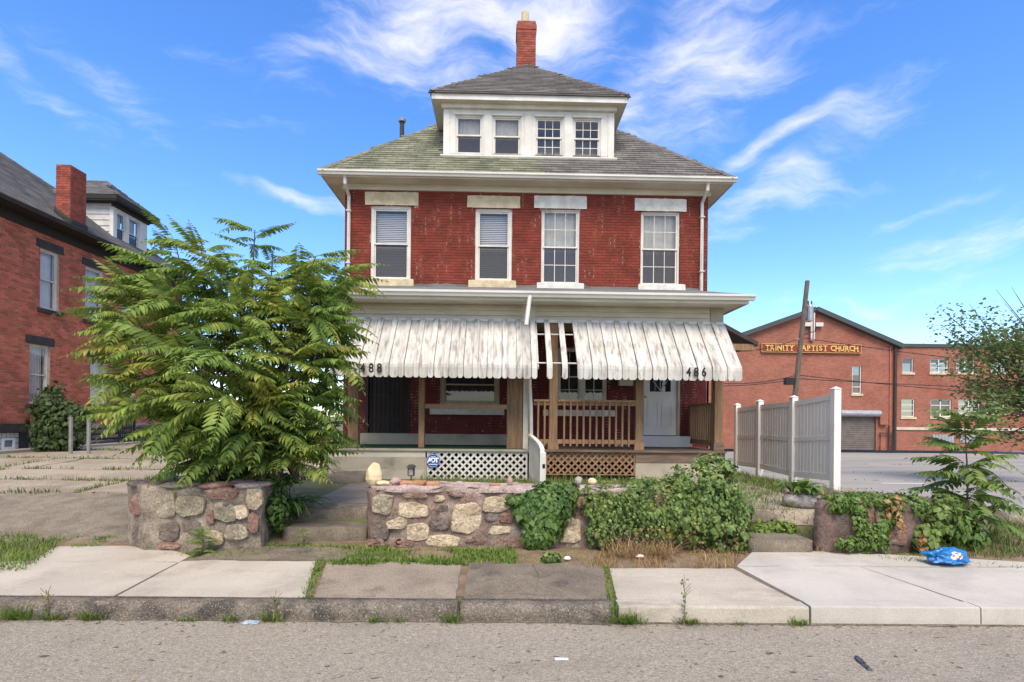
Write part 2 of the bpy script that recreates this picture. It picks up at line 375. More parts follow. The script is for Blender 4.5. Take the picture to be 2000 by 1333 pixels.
mat('church_brick', (.285, .098, .06), (.23, .08, .049), .8, .9, .15, 30, c3=(.23, .07, .042), s3=.3, brick=(1.25, 1.7, 2.0, 1))
mat('church_roof', (.06, .07, .07), rough=.8)
mat('sign_red', (.22, .04, .022), rough=.6)
mat('gold', (.70, .46, .16), (.6, .38, .12), 8, .5)
mat('roller', (.17, .145, .125), (.13, .11, .095), 3, .6)
mat('steel', (.40, .41, .42), (.32, .33, .34), 4, .45, metal=.5)
mat('grey_post', (.26, .255, .24), (.2, .195, .185), 6, .6)
mat('pole_wood', (.10, .075, .055), (.16, .13, .10), 6, .95, .4, 30, stretch=(5, 5, .4))
mat('cable', (.02, .02, .02), rough=.7)
mat('sign_blue', (.02, .09, .30), rough=.4, spec=.5)
mat('ink_white', (.85, .85, .85), rough=.5)
mat('ink_black', (.012, .012, .012), rough=.5)
mat('bollard', (.62, .42, .12), (.5, .36, .13), 4, .7)
mat('bag_blue', (.008, .17, .42), (.006, .11, .33), 7, .28, .5, 22, spec=.6)
mat('bag_print', (.75, .72, .70), (.40, .09, .06), 26, .35, lo=.5, hi=.56)
mat('wrapper', (.22, .33, .40), (.42, .46, .47), 25, .5)
mat('paper', (.82, .82, .80), rough=.7)
mat('rubber', (.03, .035, .04), (.09, .10, .11), 40, .6)
mat('bark', (.13, .095, .065), (.085, .062, .045), 8, .95, .5, 30, stretch=(3, 3, .7))
mat('stem_green', (.14, .15, .06), (.18, .12, .06), 4, .8)
mat('ailanthus', (.15, .24, .048), (.22, .30, .062), 1.3, .55, var=.34, trans=.36, spec=.22, c3=(.33, .33, .06), s3=1.6, lo3=.5, hi3=.68)
mat('ailanthus_small', (.10, .175, .036), (.155, .22, .05), 1.4, .45, var=.26, trans=.28)
mat('ivy', (.105, .175, .045), (.165, .235, .06), 3.0, .42, var=.45, trans=.25, c3=(.22, .25, .06), s3=3, lo3=.54, hi3=.7)
mat('ivy_deep', (.065, .13, .03), (.105, .175, .04), 3, .45, var=.35, trans=.22)
mat('vine_lime', (.10, .18, .035), (.15, .22, .05), 3, .5, var=.3, trans=.3)
mat('shrub', (.04, .075, .022), (.07, .105, .03), 2, .55, var=.35, trans=.2)
mat('far_tree', (.12, .175, .055), (.17, .215, .075), .8, .6, var=.3, trans=.35, c3=(.21, .19, .06), s3=.8, lo3=.7, hi3=.8)
mat('grass', (.10, .155, .032), (.165, .20, .055), 3, .6, var=.35, trans=.3, c3=(.30, .26, .11), s3=2.2, lo3=.6, hi3=.75)
mat('bright_grass', (.12, .20, .03), (.18, .25, .05), 3, .55, var=.3, trans=.3)
mat('dry_grass', (.42, .29, .14), (.30, .19, .09), 6, .9, var=.3, trans=.2)
mat('dead_leaf', (.20, .125, .06), (.13, .08, .04), 9, .9, var=.3)
mat('dry_leaf', (.50, .30, .13), (.36, .19, .08), 9, .8, var=.3, trans=.2)
mat('lily', (.06, .12, .025), (.10, .17, .035), 3, .5, var=.3, trans=.25)
mat('lamp_dark', (.03, .028, .025), rough=.5)
mat('pipe_white', (.62, .58, .52), (.5, .46, .4), 5, .5)
glassmat('glass', .05)
glassmat('screen_glass', .025, body=.76, bodycol=(.05, .046, .040))
glassmat('dark_glass', .05, body=.8, bodycol=(.02, .022, .024))
glassmat('church_glass', .10, body=.8, bodycol=(.05, .052, .052))
# ---------------------------------------------------------------- ground
def lerp(a, b, t): t = max(0, min(1, t)); return a + (b - a) * t
def gz(y): return .15 + .022 * (y - 4.95)
_k0 = at(0, 1209, Z=0); _k1 = at(2000, 1223, Z=0)
def ky(x): return _k0.y + (_k1.y - _k0.y) * (x - _k0.x) / (_k1.x - _k0.x)
def hgt(x, y):
    if y < 6.7: return gz(y) - .02
    if y < 9: left = lerp(.17, .5, (y - 6.7) / 2.3)
    else: left = lerp(.5, .76, (y - 9) / 5)
    yard = lerp(.17, .5, (y - 7.15) / .5)
    right = lerp(.17, .3, (y - 6.7) / 1.6) if y < 8.6 else .3 - (min(y, 40) - 8.6) * .0215
    a = lerp(left, yard, (x + 4.6) / .5) if x < 0 else lerp(yard, right, (x - 5.2) / .8)
    return a
def sheet(name, xs, ys, hf, m, parent=None, kind='structure'):
    mb = MB(); n = len(xs)
    mb.add([(x, y, hf(x, y)) for y in ys for x in xs], [(j*n+i, j*n+i+1, (j+1)*n+i+1, (j+1)*n+i) for j in range(len(ys)-1) for i in range(n-1)])
    return mb.build(name, m, parent, kind=kind)
def frange(a, b, s):
    n = max(1, int(round((b - a) / s))); return [a + (b - a) * i / n for i in range(n + 1)]
def gground(x, y):
    if y < 4.9: return -.12
    z = hgt(x, max(y, 4.9))
    if y > 8.55 and x > 5.9: z -= .06
    if y > 6.8 and x < -4.55: z -= .06
    return z
xs = [-1800, -400, -120, -60, -30, -20] + frange(-15, 15, .3) + [17, 20, 25, 30, 40, 60, 120, 400, 1800]
ys = [-1800, -200, -30, 4.899, 4.9] + frange(5.2, 14, .3) + frange(14.5, 45, 1.5) + [50, 60, 80, 120, 300, 1800]
sheet('ground', xs, ys, gground, MT['ground_green'])
# road: worn asphalt
road = sheet('road', [-300, -60] + frange(-14, 14, .5) + [60, 300], [-40, -10, 0, 2, 3, 4, 4.5, 4.95], lambda x, y: .004 - .02 * max(0, (4.0 - y)) * 0, MT['asphalt'])
dirt = sheet('verge', frange(-9, 9, .25), frange(5.0, 7.2, .2), lambda x, y: hgt(x, y) + .006 + .012 * fbm((x, y, 0), 3), MT['soil'])
# parking lot
lot = sheet('parking_lot', [6.0, 7, 9, 12, 16, 20, 30, 45, 80], frange(8.6, 45, 1.3), lambda x, y: hgt(x, y) + .004, MT['lot_asphalt'])
mb = MB()
a = at(1722, 939, Z=.27); b = at(1800, 939, Z=.27)
mb.add([(a.x, a.y - .05, hgt(9, a.y) + .012), (b.x, a.y - .05, hgt(9, a.y) + .012), (b.x, a.y + .06, hgt(9, a.y) + .01), (a.x, a.y + .06, hgt(9, a.y) + .01)], [(0, 1, 2, 3)]).build('painted_line', MT['ink_white'], lot)
# left drive, concrete slabs with open joints
drive = MB(); drive.box(-13.9, -4.75, 6.95, 24, -.2, -.1); drive = drive.build('driveway', MT['soil'], None, kind='structure')
def slab_piece(name, x0, x1, y0, y1, m, parent, zf, tilt=0, th=.1, nx=5, ny=4, wob=.02):
    mb = MB(); t1 = ru(-tilt, tilt); t2 = ru(-tilt, tilt); cx = (x0+x1)/2; cy = (y0+y1)/2
    top = []
    for j in range(ny + 1):
        for i in range(nx + 1):
            x = lerp(x0, x1, i / nx); y = lerp(y0, y1, j / ny)
            if i in (0, nx): x += wob * fbm((x, y * 2, 1), 1.5)
            if j in (0, ny): y += wob * 1.5 * fbm((x * 1.3, y, 5), 1.2)
            top.append((x, y, zf(x, y) + t1 * (x - cx) + t2 * (y - cy)))
    n = nx + 1
    fs = [(j*n+i, j*n+i+1, (j+1)*n+i+1, (j+1)*n+i) for j in range(ny) for i in range(nx)]
    loop = [i for i in range(n)] + [j*n+nx for j in range(1, ny+1)] + [ny*n+i for i in range(nx-1, -1, -1)] + [j*n for j in range(ny-1, 0, -1)]
    b = len(top); vs = top + [(top[k][0], top[k][1], top[k][2] - th) for k in loop]; L = len(loop)
    fs += [(loop[k], b+k, b+(k+1) % L, loop[(k+1) % L]) for k in range(L)]
    return mb.add(vs, fs).build(name, m, parent)
rowsY = [6.85, 9.0, 10.2, 11.5, 13.2, 15.6, 19, 23.5]
for j in range(len(rowsY) - 1):
    off = .35 * (j % 3)
    xe = [-13.3, -10.6 - off, -7.6 + off * .7, -4.72] if j else [-13.3, -9.2, -5.0]
    for i in range(len(xe) - 1):
        slab_piece('slab', xe[i] + .025, xe[i+1] - .025, rowsY[j] + .03, rowsY[j+1] - .03, MT['apron' if j == 0 else 'drive_slab'], drive, lambda x, y: hgt(x, y) + .004, .006, nx=8, ny=5, wob=.06)
tag(MB().box(-13.75, -13.38, 9, 24, .5, .83).build('kerb_ledge', MT['new_concrete'], None, bevel=.01), kind='structure')

# pavement: every slab and kerb length its own piece
walk = MB(); walk.box(-9, 9, 5.02, 5.6, -.2, -.02); walk = walk.build('pavement', MT['soil'], None, kind='structure')
def fx(u, v=1175, z=.15): return at(u, v, Z=z).x
def wslab(fl, fr, bl, br, bv, m, y0off=.0, extra=None, zo=0):
    xa, xb = fx(fl), fx(fr); yb = at((bl+br)/2, bv, Z=.18).y; xc, xd = at(bl, bv, Z=.18).x, at(br, bv, Z=.18).x
    g = .014; mb = MB(); nx, ny = 26, 18; vs = []; ro = .016 if m.name in ('tan_concrete', 'dark_concrete') else .004
    for j in range(ny + 1):
        t = j / ny
        for i in range(nx + 1):
            s = i / nx; x = lerp(lerp(xa + g, xb - g, s), lerp(xc + g, xd - g, s), t)
            y = lerp(ky(x) + .172 + y0off, yb, t)
            if j == ny: y += .05 * fbm((x, 3, 0), 2)
            if i in (0, nx): x += ro * (fbm((x, y * 3, 7), 4) + (.5 if i == 0 else -.5))
            if j == 0 and ro > .01: y += ro * .5 * abs(fbm((x * 3, 1, 7), 4))
            vs.append((x, y, gz(y) + zo + (.004 if ro < .01 else .010) * fbm((x, y, 0), 1.5)))
    n = nx + 1
    fs = [(j*n+i, j*n+i+1, (j+1)*n+i+1, (j+1)*n+i) for j in range(ny) for i in range(nx)]
    loop = list(range(n)) + [j*n+nx for j in range(1, ny+1)] + [ny*n+i for i in range(nx-1, -1, -1)] + [j*n for j in range(ny-1, 0, -1)]
    b = len(vs); L = len(loop); vs += [(vs[k][0], vs[k][1], vs[k][2] - .12) for k in loop]
    fs += [(loop[k], b+k, b+(k+1) % L, loop[(k+1) % L]) for k in range(L)]
    return mb.add(vs, fs).build('paving_slab', m, walk)
wslab(-420, 202, 10, 354, 1096, MT['new_concrete'])
wslab(202, 590, 354, 620, 1095, MT['new_concrete'])
wslab(600, 893, 634, 905, 1098, MT['tan_concrete'])
sC = wslab(899, 1192, 912, 1182, 1100, MT['dark_concrete'], zo=.004)
def crack(parent, pts, w_=.006):
    P = []
    for (u, v), (u2, v2) in zip(pts[:-1], pts[1:]):
        for k in range(10): t = k / 10; P.append(at(lerp(u, u2, t), lerp(v, v2, t), Z=.165) + Vector((.012 * fbm((u + k * 9, v, 0), .3), .02 * fbm((u, v + k * 7, 3), .3), 0)))
    vs = []
    for p in P: ww = w_ * (.5 + abs(fbm(p, 9))); vs += [(p.x - ww, p.y, gz(p.y) + .014), (p.x + ww, p.y + ww, gz(p.y) + .014)]
    MB().add(vs, [(2*i, 2*i+1, 2*i+3, 2*i+2) for i in range(len(P)-1)]).build('crack', MT['kerb_dark'], parent)
crack(sC, [(915, 1162), (990, 1158), (1075, 1163), (1180, 1160)]); crack(sC, [(1040, 1104), (1052, 1125), (1046, 1160)], .004)
wslab(1204, 1561, 1188, 1434, 1109, MT['stain_concrete'])
wslab(1563, 1879, 1436, 1680, 1106, MT['pale_concrete'], zo=.006)
wslab(1880, 2300, 1682, 1985, 1108, MT['pale_concrete'], zo=.006)
wslab(2302, 2800, 1987, 2300, 1110, MT['pale_concrete'], zo=.006)
# strips of paving behind the slabs
def strip(pts, m, th=.1, zo=0, name='paving_slab'):
    P = [at(u, v, Z=.19) for u, v in pts]; n = len(P)
    top = [(p.x, p.y, gz(p.y) + zo) for p in P]; vs = top + [(x, y, z - th) for x, y, z in top]
    return MB().add(vs, [list(range(n))] + [(i, n+i, n+(i+1) % n, (i+1) % n) for i in range(n)]).build(name, m, walk)
strip([(60, 1094), (352, 1094), (372, 1084), (330, 1072), (245, 1066), (110, 1067)], MT['new_concrete'])
strip([(1440, 1103), (1682, 1103), (1990, 1105), (2200, 1112), (1990, 1096), (1800, 1086), (1600, 1077), (1470, 1078)], MT['pale_concrete'], zo=.006)
strip([(378, 1091), (560, 1093), (760, 1091), (745, 1081), (640, 1070), (500, 1068), (425, 1075)], MT['dark_concrete'], zo=.012)
# kerb
def kerb(u0, u1, m, rough, top=.15, nose=.03, xw0=None, xw1=None):
    x0 = fx(u0) + .006 if xw0 is None else xw0; x1 = fx(u1) - .006 if xw1 is None else xw1
    xs = frange(x0, x1, .07); prof = [(.0, -.06), (.0, .05), (.003, top - nose), (nose * .35, top - nose * .25), (nose, top), (.09, top + .002), (.155, top + .002), (.155, -.06)]
    vs = []; n = len(prof)
    for x in xs:
        for k, (py, pz) in enumerate(prof):
            a = rough * (1 if 0 < k < 6 else .2)
            vs.append((x, ky(x) + py + a * fbm((x, py * 6, pz * 6), 7, 4), pz + a * .8 * fbm((x + 7, py * 5, pz * 5), 6, 4)))
    fs = [(i*n+k, (i+1)*n+k, (i+1)*n+k+1, i*n+k+1) for i in range(len(xs)-1) for k in range(n-1)]
    fs += [list(range(n)), [(len(xs)-1)*n+k for k in range(n)][::-1]]
    return MB().add(vs, fs).build('kerb_stone', m, walk, smooth=rough > .005)
kerb(-500, 20, MT['kerb_dark'], .014, nose=.05); kerb(20, 560, MT['kerb_dark'], .014, nose=.05); kerb(560, 895, MT['kerb_dark'], .012, nose=.06); kerb(899, 1196, MT['kerb_dark'], .012, nose=.06)
kerb(1202, 1562, MT['stain_concrete'], .004, nose=.02, top=.152); kerb(1564, 1880, MT['pale_concrete'], .001, nose=.014, top=.158); kerb(1880, 2700, MT['pale_concrete'], .001, nose=.014, top=.158)

# ---------------------------------------------------------------- steps
def steps(label, x0, x1, ys_, zs_, m):
    t = thing('garden_steps', label, 'steps', ((x0+x1)/2, ys_[0], .18))
    for i in range(len(zs_)):
        y1 = ys_[i+1] + .02 if i + 1 < len(ys_) else ys_[i] + .5
        e = .01 * i
        lumpy([(x0 - e, ys_[i]), (x1 + e, ys_[i] + .01), (x1 + e, y1), (x0 - e, y1)], .1, zs_[i], .09, .012, 4, seed=i + x0).build('step', m, t, smooth=True)
    return t
steps('worn concrete steps between the fern-leaved tree planter and the pale rock wall', -3.42, -2.36, [7.02, 7.46], [.345, .515], MT['dark_concrete'])
steps('low concrete steps overgrown with weeds beside the right stone wall end', 2.45, 3.22, [6.5, 7.35], [.335, .5], MT['dark_concrete'])
path = MB(); path = sheet('garden_path', frange(-3.45, -2.35, .2), frange(7.5, 10.6, .25), lambda x, y: .525 + .012 * fbm((x, y, 0), 2), MT['tan_concrete'])
sheet('side_path', frange(2.5, 4.4, .2), frange(7.4, 12.6, .25), lambda x, y: hgt(x, y) + .012 + .01 * fbm((x, y, 0), 2), MT['drive_slab'])

# ---------------------------------------------------------------- rubble walls
def stone(parent, Y, u, v, w_, h_, m, seed, proud=.014, n=12, tilt=0):
    """one rubble stone: an uneven broken polygon with a chipped edge and a rough, nearly flat face"""
    c = at(u, v, Y=Y); k = Y / F; a = w_ * k / 2; b = h_ * k / 2
    rs = random.Random(seed * 7 + 3); mb = MB(); vs = []
    nc = rs.choice((5, 6, 6, 7)); cor = []
    for i in range(nc):
        t = 2 * math.pi * (i + rs.uniform(-.26, .26)) / nc + tilt + .5
        ct, st = math.cos(t), math.sin(t); ct = math.copysign(abs(ct) ** .6, ct); st = math.copysign(abs(st) ** .6, st)
        q = rs.uniform(.92, 1.16); cor.append(Vector((ct * q * a, st * q * b)))
    ring = []
    for i in range(nc):
        p, q = cor[i], cor[(i+1) % nc]; kk = max(2, int((q - p).length / .035))
        for jx in range(kk):
            t = jx / kk; r = p.lerp(q, t); r = r * (1 - .07 * (abs(t - .5) < .49) * (1 - abs(2*t-1)) * -1) if False else r
            e = fbm((r.x * 9 + seed, r.y * 9, 0), 1.6, 3); ring.append(r * (1 + .07 * e) * (.955 if jx == 0 else 1))
    n = len(ring)
    for sc, yy in ((1.03, .03), (1.0, -proud * .3), (.93, -proud), (.65, -proud * 1.2), (.33, -proud * 1.25)):
        for p in ring:
            q = p * sc; dy = fbm((q.x * 8 + seed, q.y * 8, 2), 1.5, 4) * .016 if sc < 1 else 0
            vs.append((c.x + q.x, Y + yy + dy, c.z + q.y))
    vs.append((c.x, Y - proud * 1.25, c.z))
    fs = [(r*n+i, r*n+(i+1) % n, (r+1)*n+(i+1) % n, (r+1)*n+i) for r in range(4) for i in range(n)] + [(4*n+i, 4*n+(i+1) % n, 5*n) for i in range(n)]
    return mb.add(vs, fs).build('stone', m, parent)
WY = 6.75
wallm = thing('stone_wall', 'rubble stone garden wall in red brown mortar with pale sandstones and rocks along its top', 'wall', (0, WY, .18))
lumpy([(-2.33, WY + .18), (-2.2, WY + .03), (-1.95, WY), (2.4, WY), (2.42, WY + .42), (-2.3, WY + .42)], .1, .885, .05, .045, 4, seed=2, topz=lambda p: .885 + .022 * fbm((p.x, 0, 0), 2.5)).build('mortar', MT['wall_mortar'], wallm, smooth=True)
lumpy([(-2.26, WY + .14), (-1.95, WY - .015), (2.38, WY - .015), (2.38, WY + .43), (-2.26, WY + .43)], .862, .925, .05, .035, 5, seed=5, topz=lambda p: .915 + .035 * fbm((p.x * 2, p.y * 2, 1), 1.6)).build('coping', MT['cap_mortar'], wallm, smooth=True)
for i, (u, v, a, b, m) in enumerate([(807, 997, 62, 32, 'sandstone'), (775, 1023, 44, 25, 'sandstone'), (814, 1040, 46, 34, 'sandstone'), (857, 974, 22, 13, 'sandstone'), (863, 994, 26, 16, 'darkstone'),
        (857, 1024, 38, 26, 'darkstone'), (912, 1010, 62, 66, 'sandstone'), (866, 1058, 62, 24, 'sandstone'), (970, 985, 58, 34, 'sandstone'), (976, 1036, 44, 18, 'sandstone'), (1000, 1012, 52, 22, 'redstone'),
        (930, 1056, 44, 18, 'redstone'), (748, 985, 42, 40, 'mossstone'), (745, 1035, 30, 44, 'darkstone'), (810, 968, 54, 12, 'redstone'), (895, 965, 40, 12, 'redstone'), (1010, 1062, 40, 16, 'redstone'),
        (1110, 1035, 50, 56, 'sandstone'), (1228, 1008, 34, 44, 'sandstone'), (1140, 982, 40, 24, 'redstone'), (1050, 1020, 46, 40, 'redstone'), (1180, 1045, 44, 34, 'redstone'), (1280, 1020, 50, 40, 'sandstone'),
        (1340, 1000, 54, 40, 'redstone'), (1400, 1030, 52, 44, 'sandstone'), (1330, 1052, 50, 24, 'darkstone'), (1250, 1056, 46, 20, 'redstone'), (735, 1060, 36, 18, 'redstone'), (790, 1062, 40, 14, 'redstone'), (960, 1010, 30, 16, 'darkstone')]):
    stone(wallm, WY - .012, u, v, a, b, MT[m], i, tilt=.1 * (i % 5 - 2))
hole = MB().tube([(at(779, 1056, Y=WY).x, WY - .03, .24), (at(779, 1056, Y=WY).x, WY + .05, .24)], .035, 8).build('drain_hole', MT['dark_void'], wallm)
PLY = 6.48
pl = thing('stone_planter', 'low mossy rubble stone planter holding the fern-leaved tree', 'planter', (-4.3, 7.1, .18))
lumpy([(-5.28, 6.85), (-4.86, PLY), (-3.5, PLY + .08), (-3.78, 7.75), (-5.2, 7.8)], .1, .93, .055, .05, 4, seed=11, topz=lambda p: .93 + .04 * fbm((p.x, p.y, 0), 2.2)).build('mortar', MT['planter_mortar'], pl, smooth=True)
for i, (u, v, a, b, m) in enumerate([(432, 964, 60, 24, 'redstone'), (370, 990, 52, 44, 'mossstone'), (320, 985, 46, 52, 'mossstone'), (440, 1000, 42, 42, 'mossstone'), (496, 975, 30, 42, 'sandstone'), (441, 989, 14, 14, 'darkstone'),
        (494, 1022, 20, 38, 'redstone'), (460, 1040, 42, 30, 'mossstone'), (372, 1032, 34, 28, 'darkstone'), (330, 1040, 40, 34, 'darkstone'), (415, 1052, 36, 30, 'sandstone'), (330, 1066, 44, 16, 'redstone'), (410, 1012, 16, 26, 'redstone'), (470, 1000, 26, 28, 'sandstone')]):
    stone(pl, PLY + .03 * max(0, (u - 300) / 200) - .012, u, v, a, b, MT[m], 50 + i, .006, tilt=.15 * (i % 3 - 1))
for i, (u, v, Y, m) in enumerate([(275, 1040, 6.62, 'darkstone'), (268, 985, 6.68, 'redstone')]): stone(pl, Y - .02, u, v, 30, 44, MT[m], 80 + i, .03)
for i, (x, y, m) in enumerate([(-5.0, 6.75, 'darkstone'), (-4.5, 6.62, 'mossstone'), (-4.05, 6.62, 'redstone'), (-3.65, 6.68, 'cap_mortar'), (-3.9, 6.9, 'pink_stone')]):
    o = inst('cap_stone', rock_mesh('cap', .24, .13, .045, MT[m], i + 3, .2), pl, Matrix.Translation((x, y, .945)) @ Matrix.Rotation(.3 * i, 4, 'Z'))
RY = 6.5
wr = thing('stone_wall', 'dark rubble stone wall stub draped with lime green vines beside the low steps', 'wall', (3.9, RY, .18))
lumpy([(3.29, RY + .1), (3.42, RY), (4.5, RY + .03), (5.1, RY + .5), (5.1, 7.3), (3.9, 7.3)], .1, .79, .07, .05, 3.5, seed=21).build('mortar', MT['brown_wall'], wr, smooth=True)
for i, (u, v, a, b, m) in enumerate([(1640, 1005, 44, 44, 'darkstone'), (1690, 1000, 40, 50, 'redstone'), (1722, 1010, 26, 32, 'sandstone'), (1670, 1050, 46, 34, 'darkstone'), (1745, 1005, 40, 44, 'redstone'), (1750, 1050, 50, 30, 'redstone'), (1715, 1056, 30, 26, 'darkstone'), (1632, 1052, 30, 30, 'redstone')]):
    stone(wr, RY + .02, u, v, a, b, MT[m], 120 + i, .02)
# low stone border running back to the lot
lb = thing('stone_border', 'low broken stone edging between the yard and the parking lot', 'edging', (5.2, 8.6, .4))
for i in range(9):
    x = 4.55 + i * .34; y = 9.2 - i * .16
    inst('edging_stone', rock_mesh('edging', .24, .14, .13, MT['brown_wall' if i % 2 else 'mossstone'], i + 9, .25), lb, Matrix.Translation((x, y, hgt(x, y) + .05)) @ Matrix.Rotation(-.4 + .1 * (i % 3), 4, 'Z'))

# rocks lying on the wall
def rock(name, label, u, v, dims, m, seed, Y=WY + .15, zbot=.93, rot=0, amp=.2, group=None, cat='rock', sc=1.3):
    c = at(u, v, Y=Y); o = place(bpy.data.objects.new(name, rock_mesh(name, *dims, m, seed, amp, 3, sc)), None, Matrix.Translation((c.x, Y, zbot + dims[2] * .8)) @ Matrix.Rotation(rot, 4, 'Z'))
    return tag(o, label, cat, group)
mb = MB(); import bmesh
def pale_rock():
    c = at(731, 925, Y=WY + .2); bm = bmesh.new(); bmesh.ops.create_icosphere(bm, subdivisions=4, radius=1)
    for v in bm.verts:
        p = v.co.copy(); k = 1 + .10 * fbm(p, 1.4) + .03 * fbm(Vector((p.x * 5, p.y * 5, p.z)), 2)
        wz = .105 * (1 - .22 * max(0, p.z)) * (1.12 if p.z < -.3 else 1)
        v.co = Vector((p.x * wz * k + .012 * p.z, p.y * wz * .8 * k, p.z * .15 * k))
    me = bpy.data.meshes.new('rock'); bm.to_mesh(me); bm.free(); me.materials.append(MT['pale_rock']); me.polygons.foreach_set('use_smooth', [True] * len(me.polygons))
    return tag(place(bpy.data.objects.new('rock', me), None, Matrix.Translation((c.x, WY + .2, 1.06))), 'tall pale yellow upright rock standing on the wall end', 'rock')
pale_rock()
rock('rock', 'lumpy pinkish rock on the wall top beside the pale upright rock', 773, 942, (.075, .07, .055), MT['pink_stone'], 4)
for i, (u, rr) in enumerate([(795, .1), (818, -.2), (845, .25)]):
    lab = ['orange flat flagstone on the wall top beside the pinkish rock', 'orange flat flagstone on the wall top between two others', 'orange flat flagstone on the wall top farthest from the pinkish rock'][i]
    c = at(u, 950, Y=WY + .1); b = .085
    o = lumpy([(-b, -.06), (b * .9, -.07), (b * 1.1, .05), (-b * .8, .07)], 0, .05, .03, .012, 9, seed=i).build('flagstone', MT['flag_stone'], None, smooth=True, mw=Matrix.Translation((c.x, WY + .1, .925)) @ Matrix.Rotation(rr, 4, 'Z') @ Matrix.Rotation(.12, 4, 'X'))
    tag(o, lab, 'flagstone', 'flagstones on the wall')
rock('rock', 'tan flat rock at the foot of the pale upright rock', 748, 944, (.09, .06, .03), MT['pale_rock'], 8)
rock('rock', 'small rounded grey rock alone on the wall top', 898, 951, (.06, .05, .032), MT['grey_rock'], 12)
rock('rock', 'reddish flat rock on the wall top by the white fence panel', 966, 951, (.07, .06, .02), MT['flag_stone'], 14)
rock('rock', 'small upright pinkish rock on the wall top near the climbing ivy', 996, 946, (.035, .035, .065), MT['pink_stone'], 15)
rock('rock', 'pale pointed rock on the wall top between the two ivy masses', 1130, 940, (.05, .05, .06), MT['grey_rock'], 17, Y=WY + .34)
rock('rock', 'pale rounded rock on the wall top beside the large ivy mass', 1157, 944, (.06, .05, .05), MT['pale_rock'], 19, Y=WY + .34)
# ---------------------------------------------------------------- building helpers
def brick_field(wall, M, W, H, holes, m, ch=.0677, bl=.205, j=.010, proud=.009, ind=None, limit=300, name='brick', inside=None):
    """running-bond bricks over a wall face; the 300 that show largest are single objects, the rest one part"""
    mb = MB(M); full = None; cnt = 0
    fm = MB().box(-bl/2 + j/2, bl/2 - j/2, -proud, .03, -ch/2 + j/2, ch/2 - j/2).mesh(name, m)
    for r in range(int(H / ch)):
        z0 = r * ch; z1 = z0 + ch; x = -(bl / 2 if r % 2 else 0)
        while x < W:
            segs = [(max(0, x), min(W, x + bl))]
            for h in holes:
                if h[2] < z1 - .02 and h[3] > z0 + .02:
                    ns = []
                    for a, b in segs:
                        if h[1] <= a or h[0] >= b: ns.append((a, b)); continue
                        if h[0] > a: ns.append((a, h[0]))
                        if h[1] < b: ns.append((h[1], b))
                    segs = ns
            for a, b in segs:
                if b - a < .03: continue
                cx, cz = (a+b)/2, (z0+z1)/2
                if inside and not inside(cx, cz): continue
                if ind and cnt < limit and b - a > bl - .001 and ind(cx, cz):
                    inst(name, fm, wall, M @ Matrix.Translation((cx, 0, cz))); cnt += 1
                else: mb.box(a + j/2, b - j/2, -proud * (1 + .25 * (rnd() - .5)), .03, z0 + j/2, z1 - j/2)
            x += bl
    if mb.f: mb.build(name + 'work', m, wall, kind='stuff')
def inpoly(x, y, poly):
    c = False; n = len(poly)
    for i in range(n):
        x1, y1 = poly[i]; x2, y2 = poly[(i+1) % n]
        if (y1 > y) != (y2 > y) and x < (x2-x1) * (y-y1) / (y2-y1) + x1: c = not c
    return c
def frameM(O, ex, es):
    ex = Vector(ex).normalized(); es = Vector(es).normalized(); en = ex.cross(es)
    return Matrix(((ex.x, es.x, en.x, O[0]), (ex.y, es.y, en.y, O[1]), (ex.z, es.z, en.z, O[2]), (0, 0, 0, 1)))
def shingles(roof, M, poly, m, ind=None, limit=300, w=.31, e=.145, skip=None):
    """three-tab shingles laid on a roof plane: local x along the eave, y up the slope, z out"""
    x0 = min(p[0] for p in poly); x1 = max(p[0] for p in poly); y1 = max(p[1] for p in poly)
    mats = m if isinstance(m, (list, tuple)) else (m, m)
    def shp(mb, cx, y, ww):
        mb.add([(cx-ww/2, y, .004), (cx+ww/2, y, .004), (cx+ww/2, y, .019), (cx-ww/2, y, .019), (cx-ww/2, y+e*1.15, .002), (cx+ww/2, y+e*1.15, .002)],
               [(0,1,2,3), (3,2,5,4), (0,3,4), (1,5,2)])
    rest = {0: MB(M), 1: MB(M)}; sm = {}
    for k in (0, 1):
        t = MB(); shp(t, 0, 0, w - .008); sm[k] = t.mesh('shingle', mats[k])
    cnt = 0; r = 0; y = 0
    while y < y1:
        x = x0 - (w * ((r * .5) % 1)) + ru(-.02, .02)
        while x < x1 + w:
            cx = x + w / 2
            if inpoly(cx, y + e * .5, poly) and not (skip and skip(cx, y + e * .5)):
                k = 0 if (M @ Vector((cx, y, 0))).x < .25 + .3 * fbm((cx, y, 0), 2) else 1
                if ind and cnt < limit and ind(cx, y): inst('shingle', sm[k], roof, M @ Matrix.Translation((cx, y, 0))); cnt += 1
                else: shp(rest[k], cx, y, w - .008 + ru(-.004, .004))
            x += w
        r += 1; y += e
    for k in (0, 1):
        if rest[k].f: rest[k].build('shingle_courses', mats[k], roof, kind='stuff')
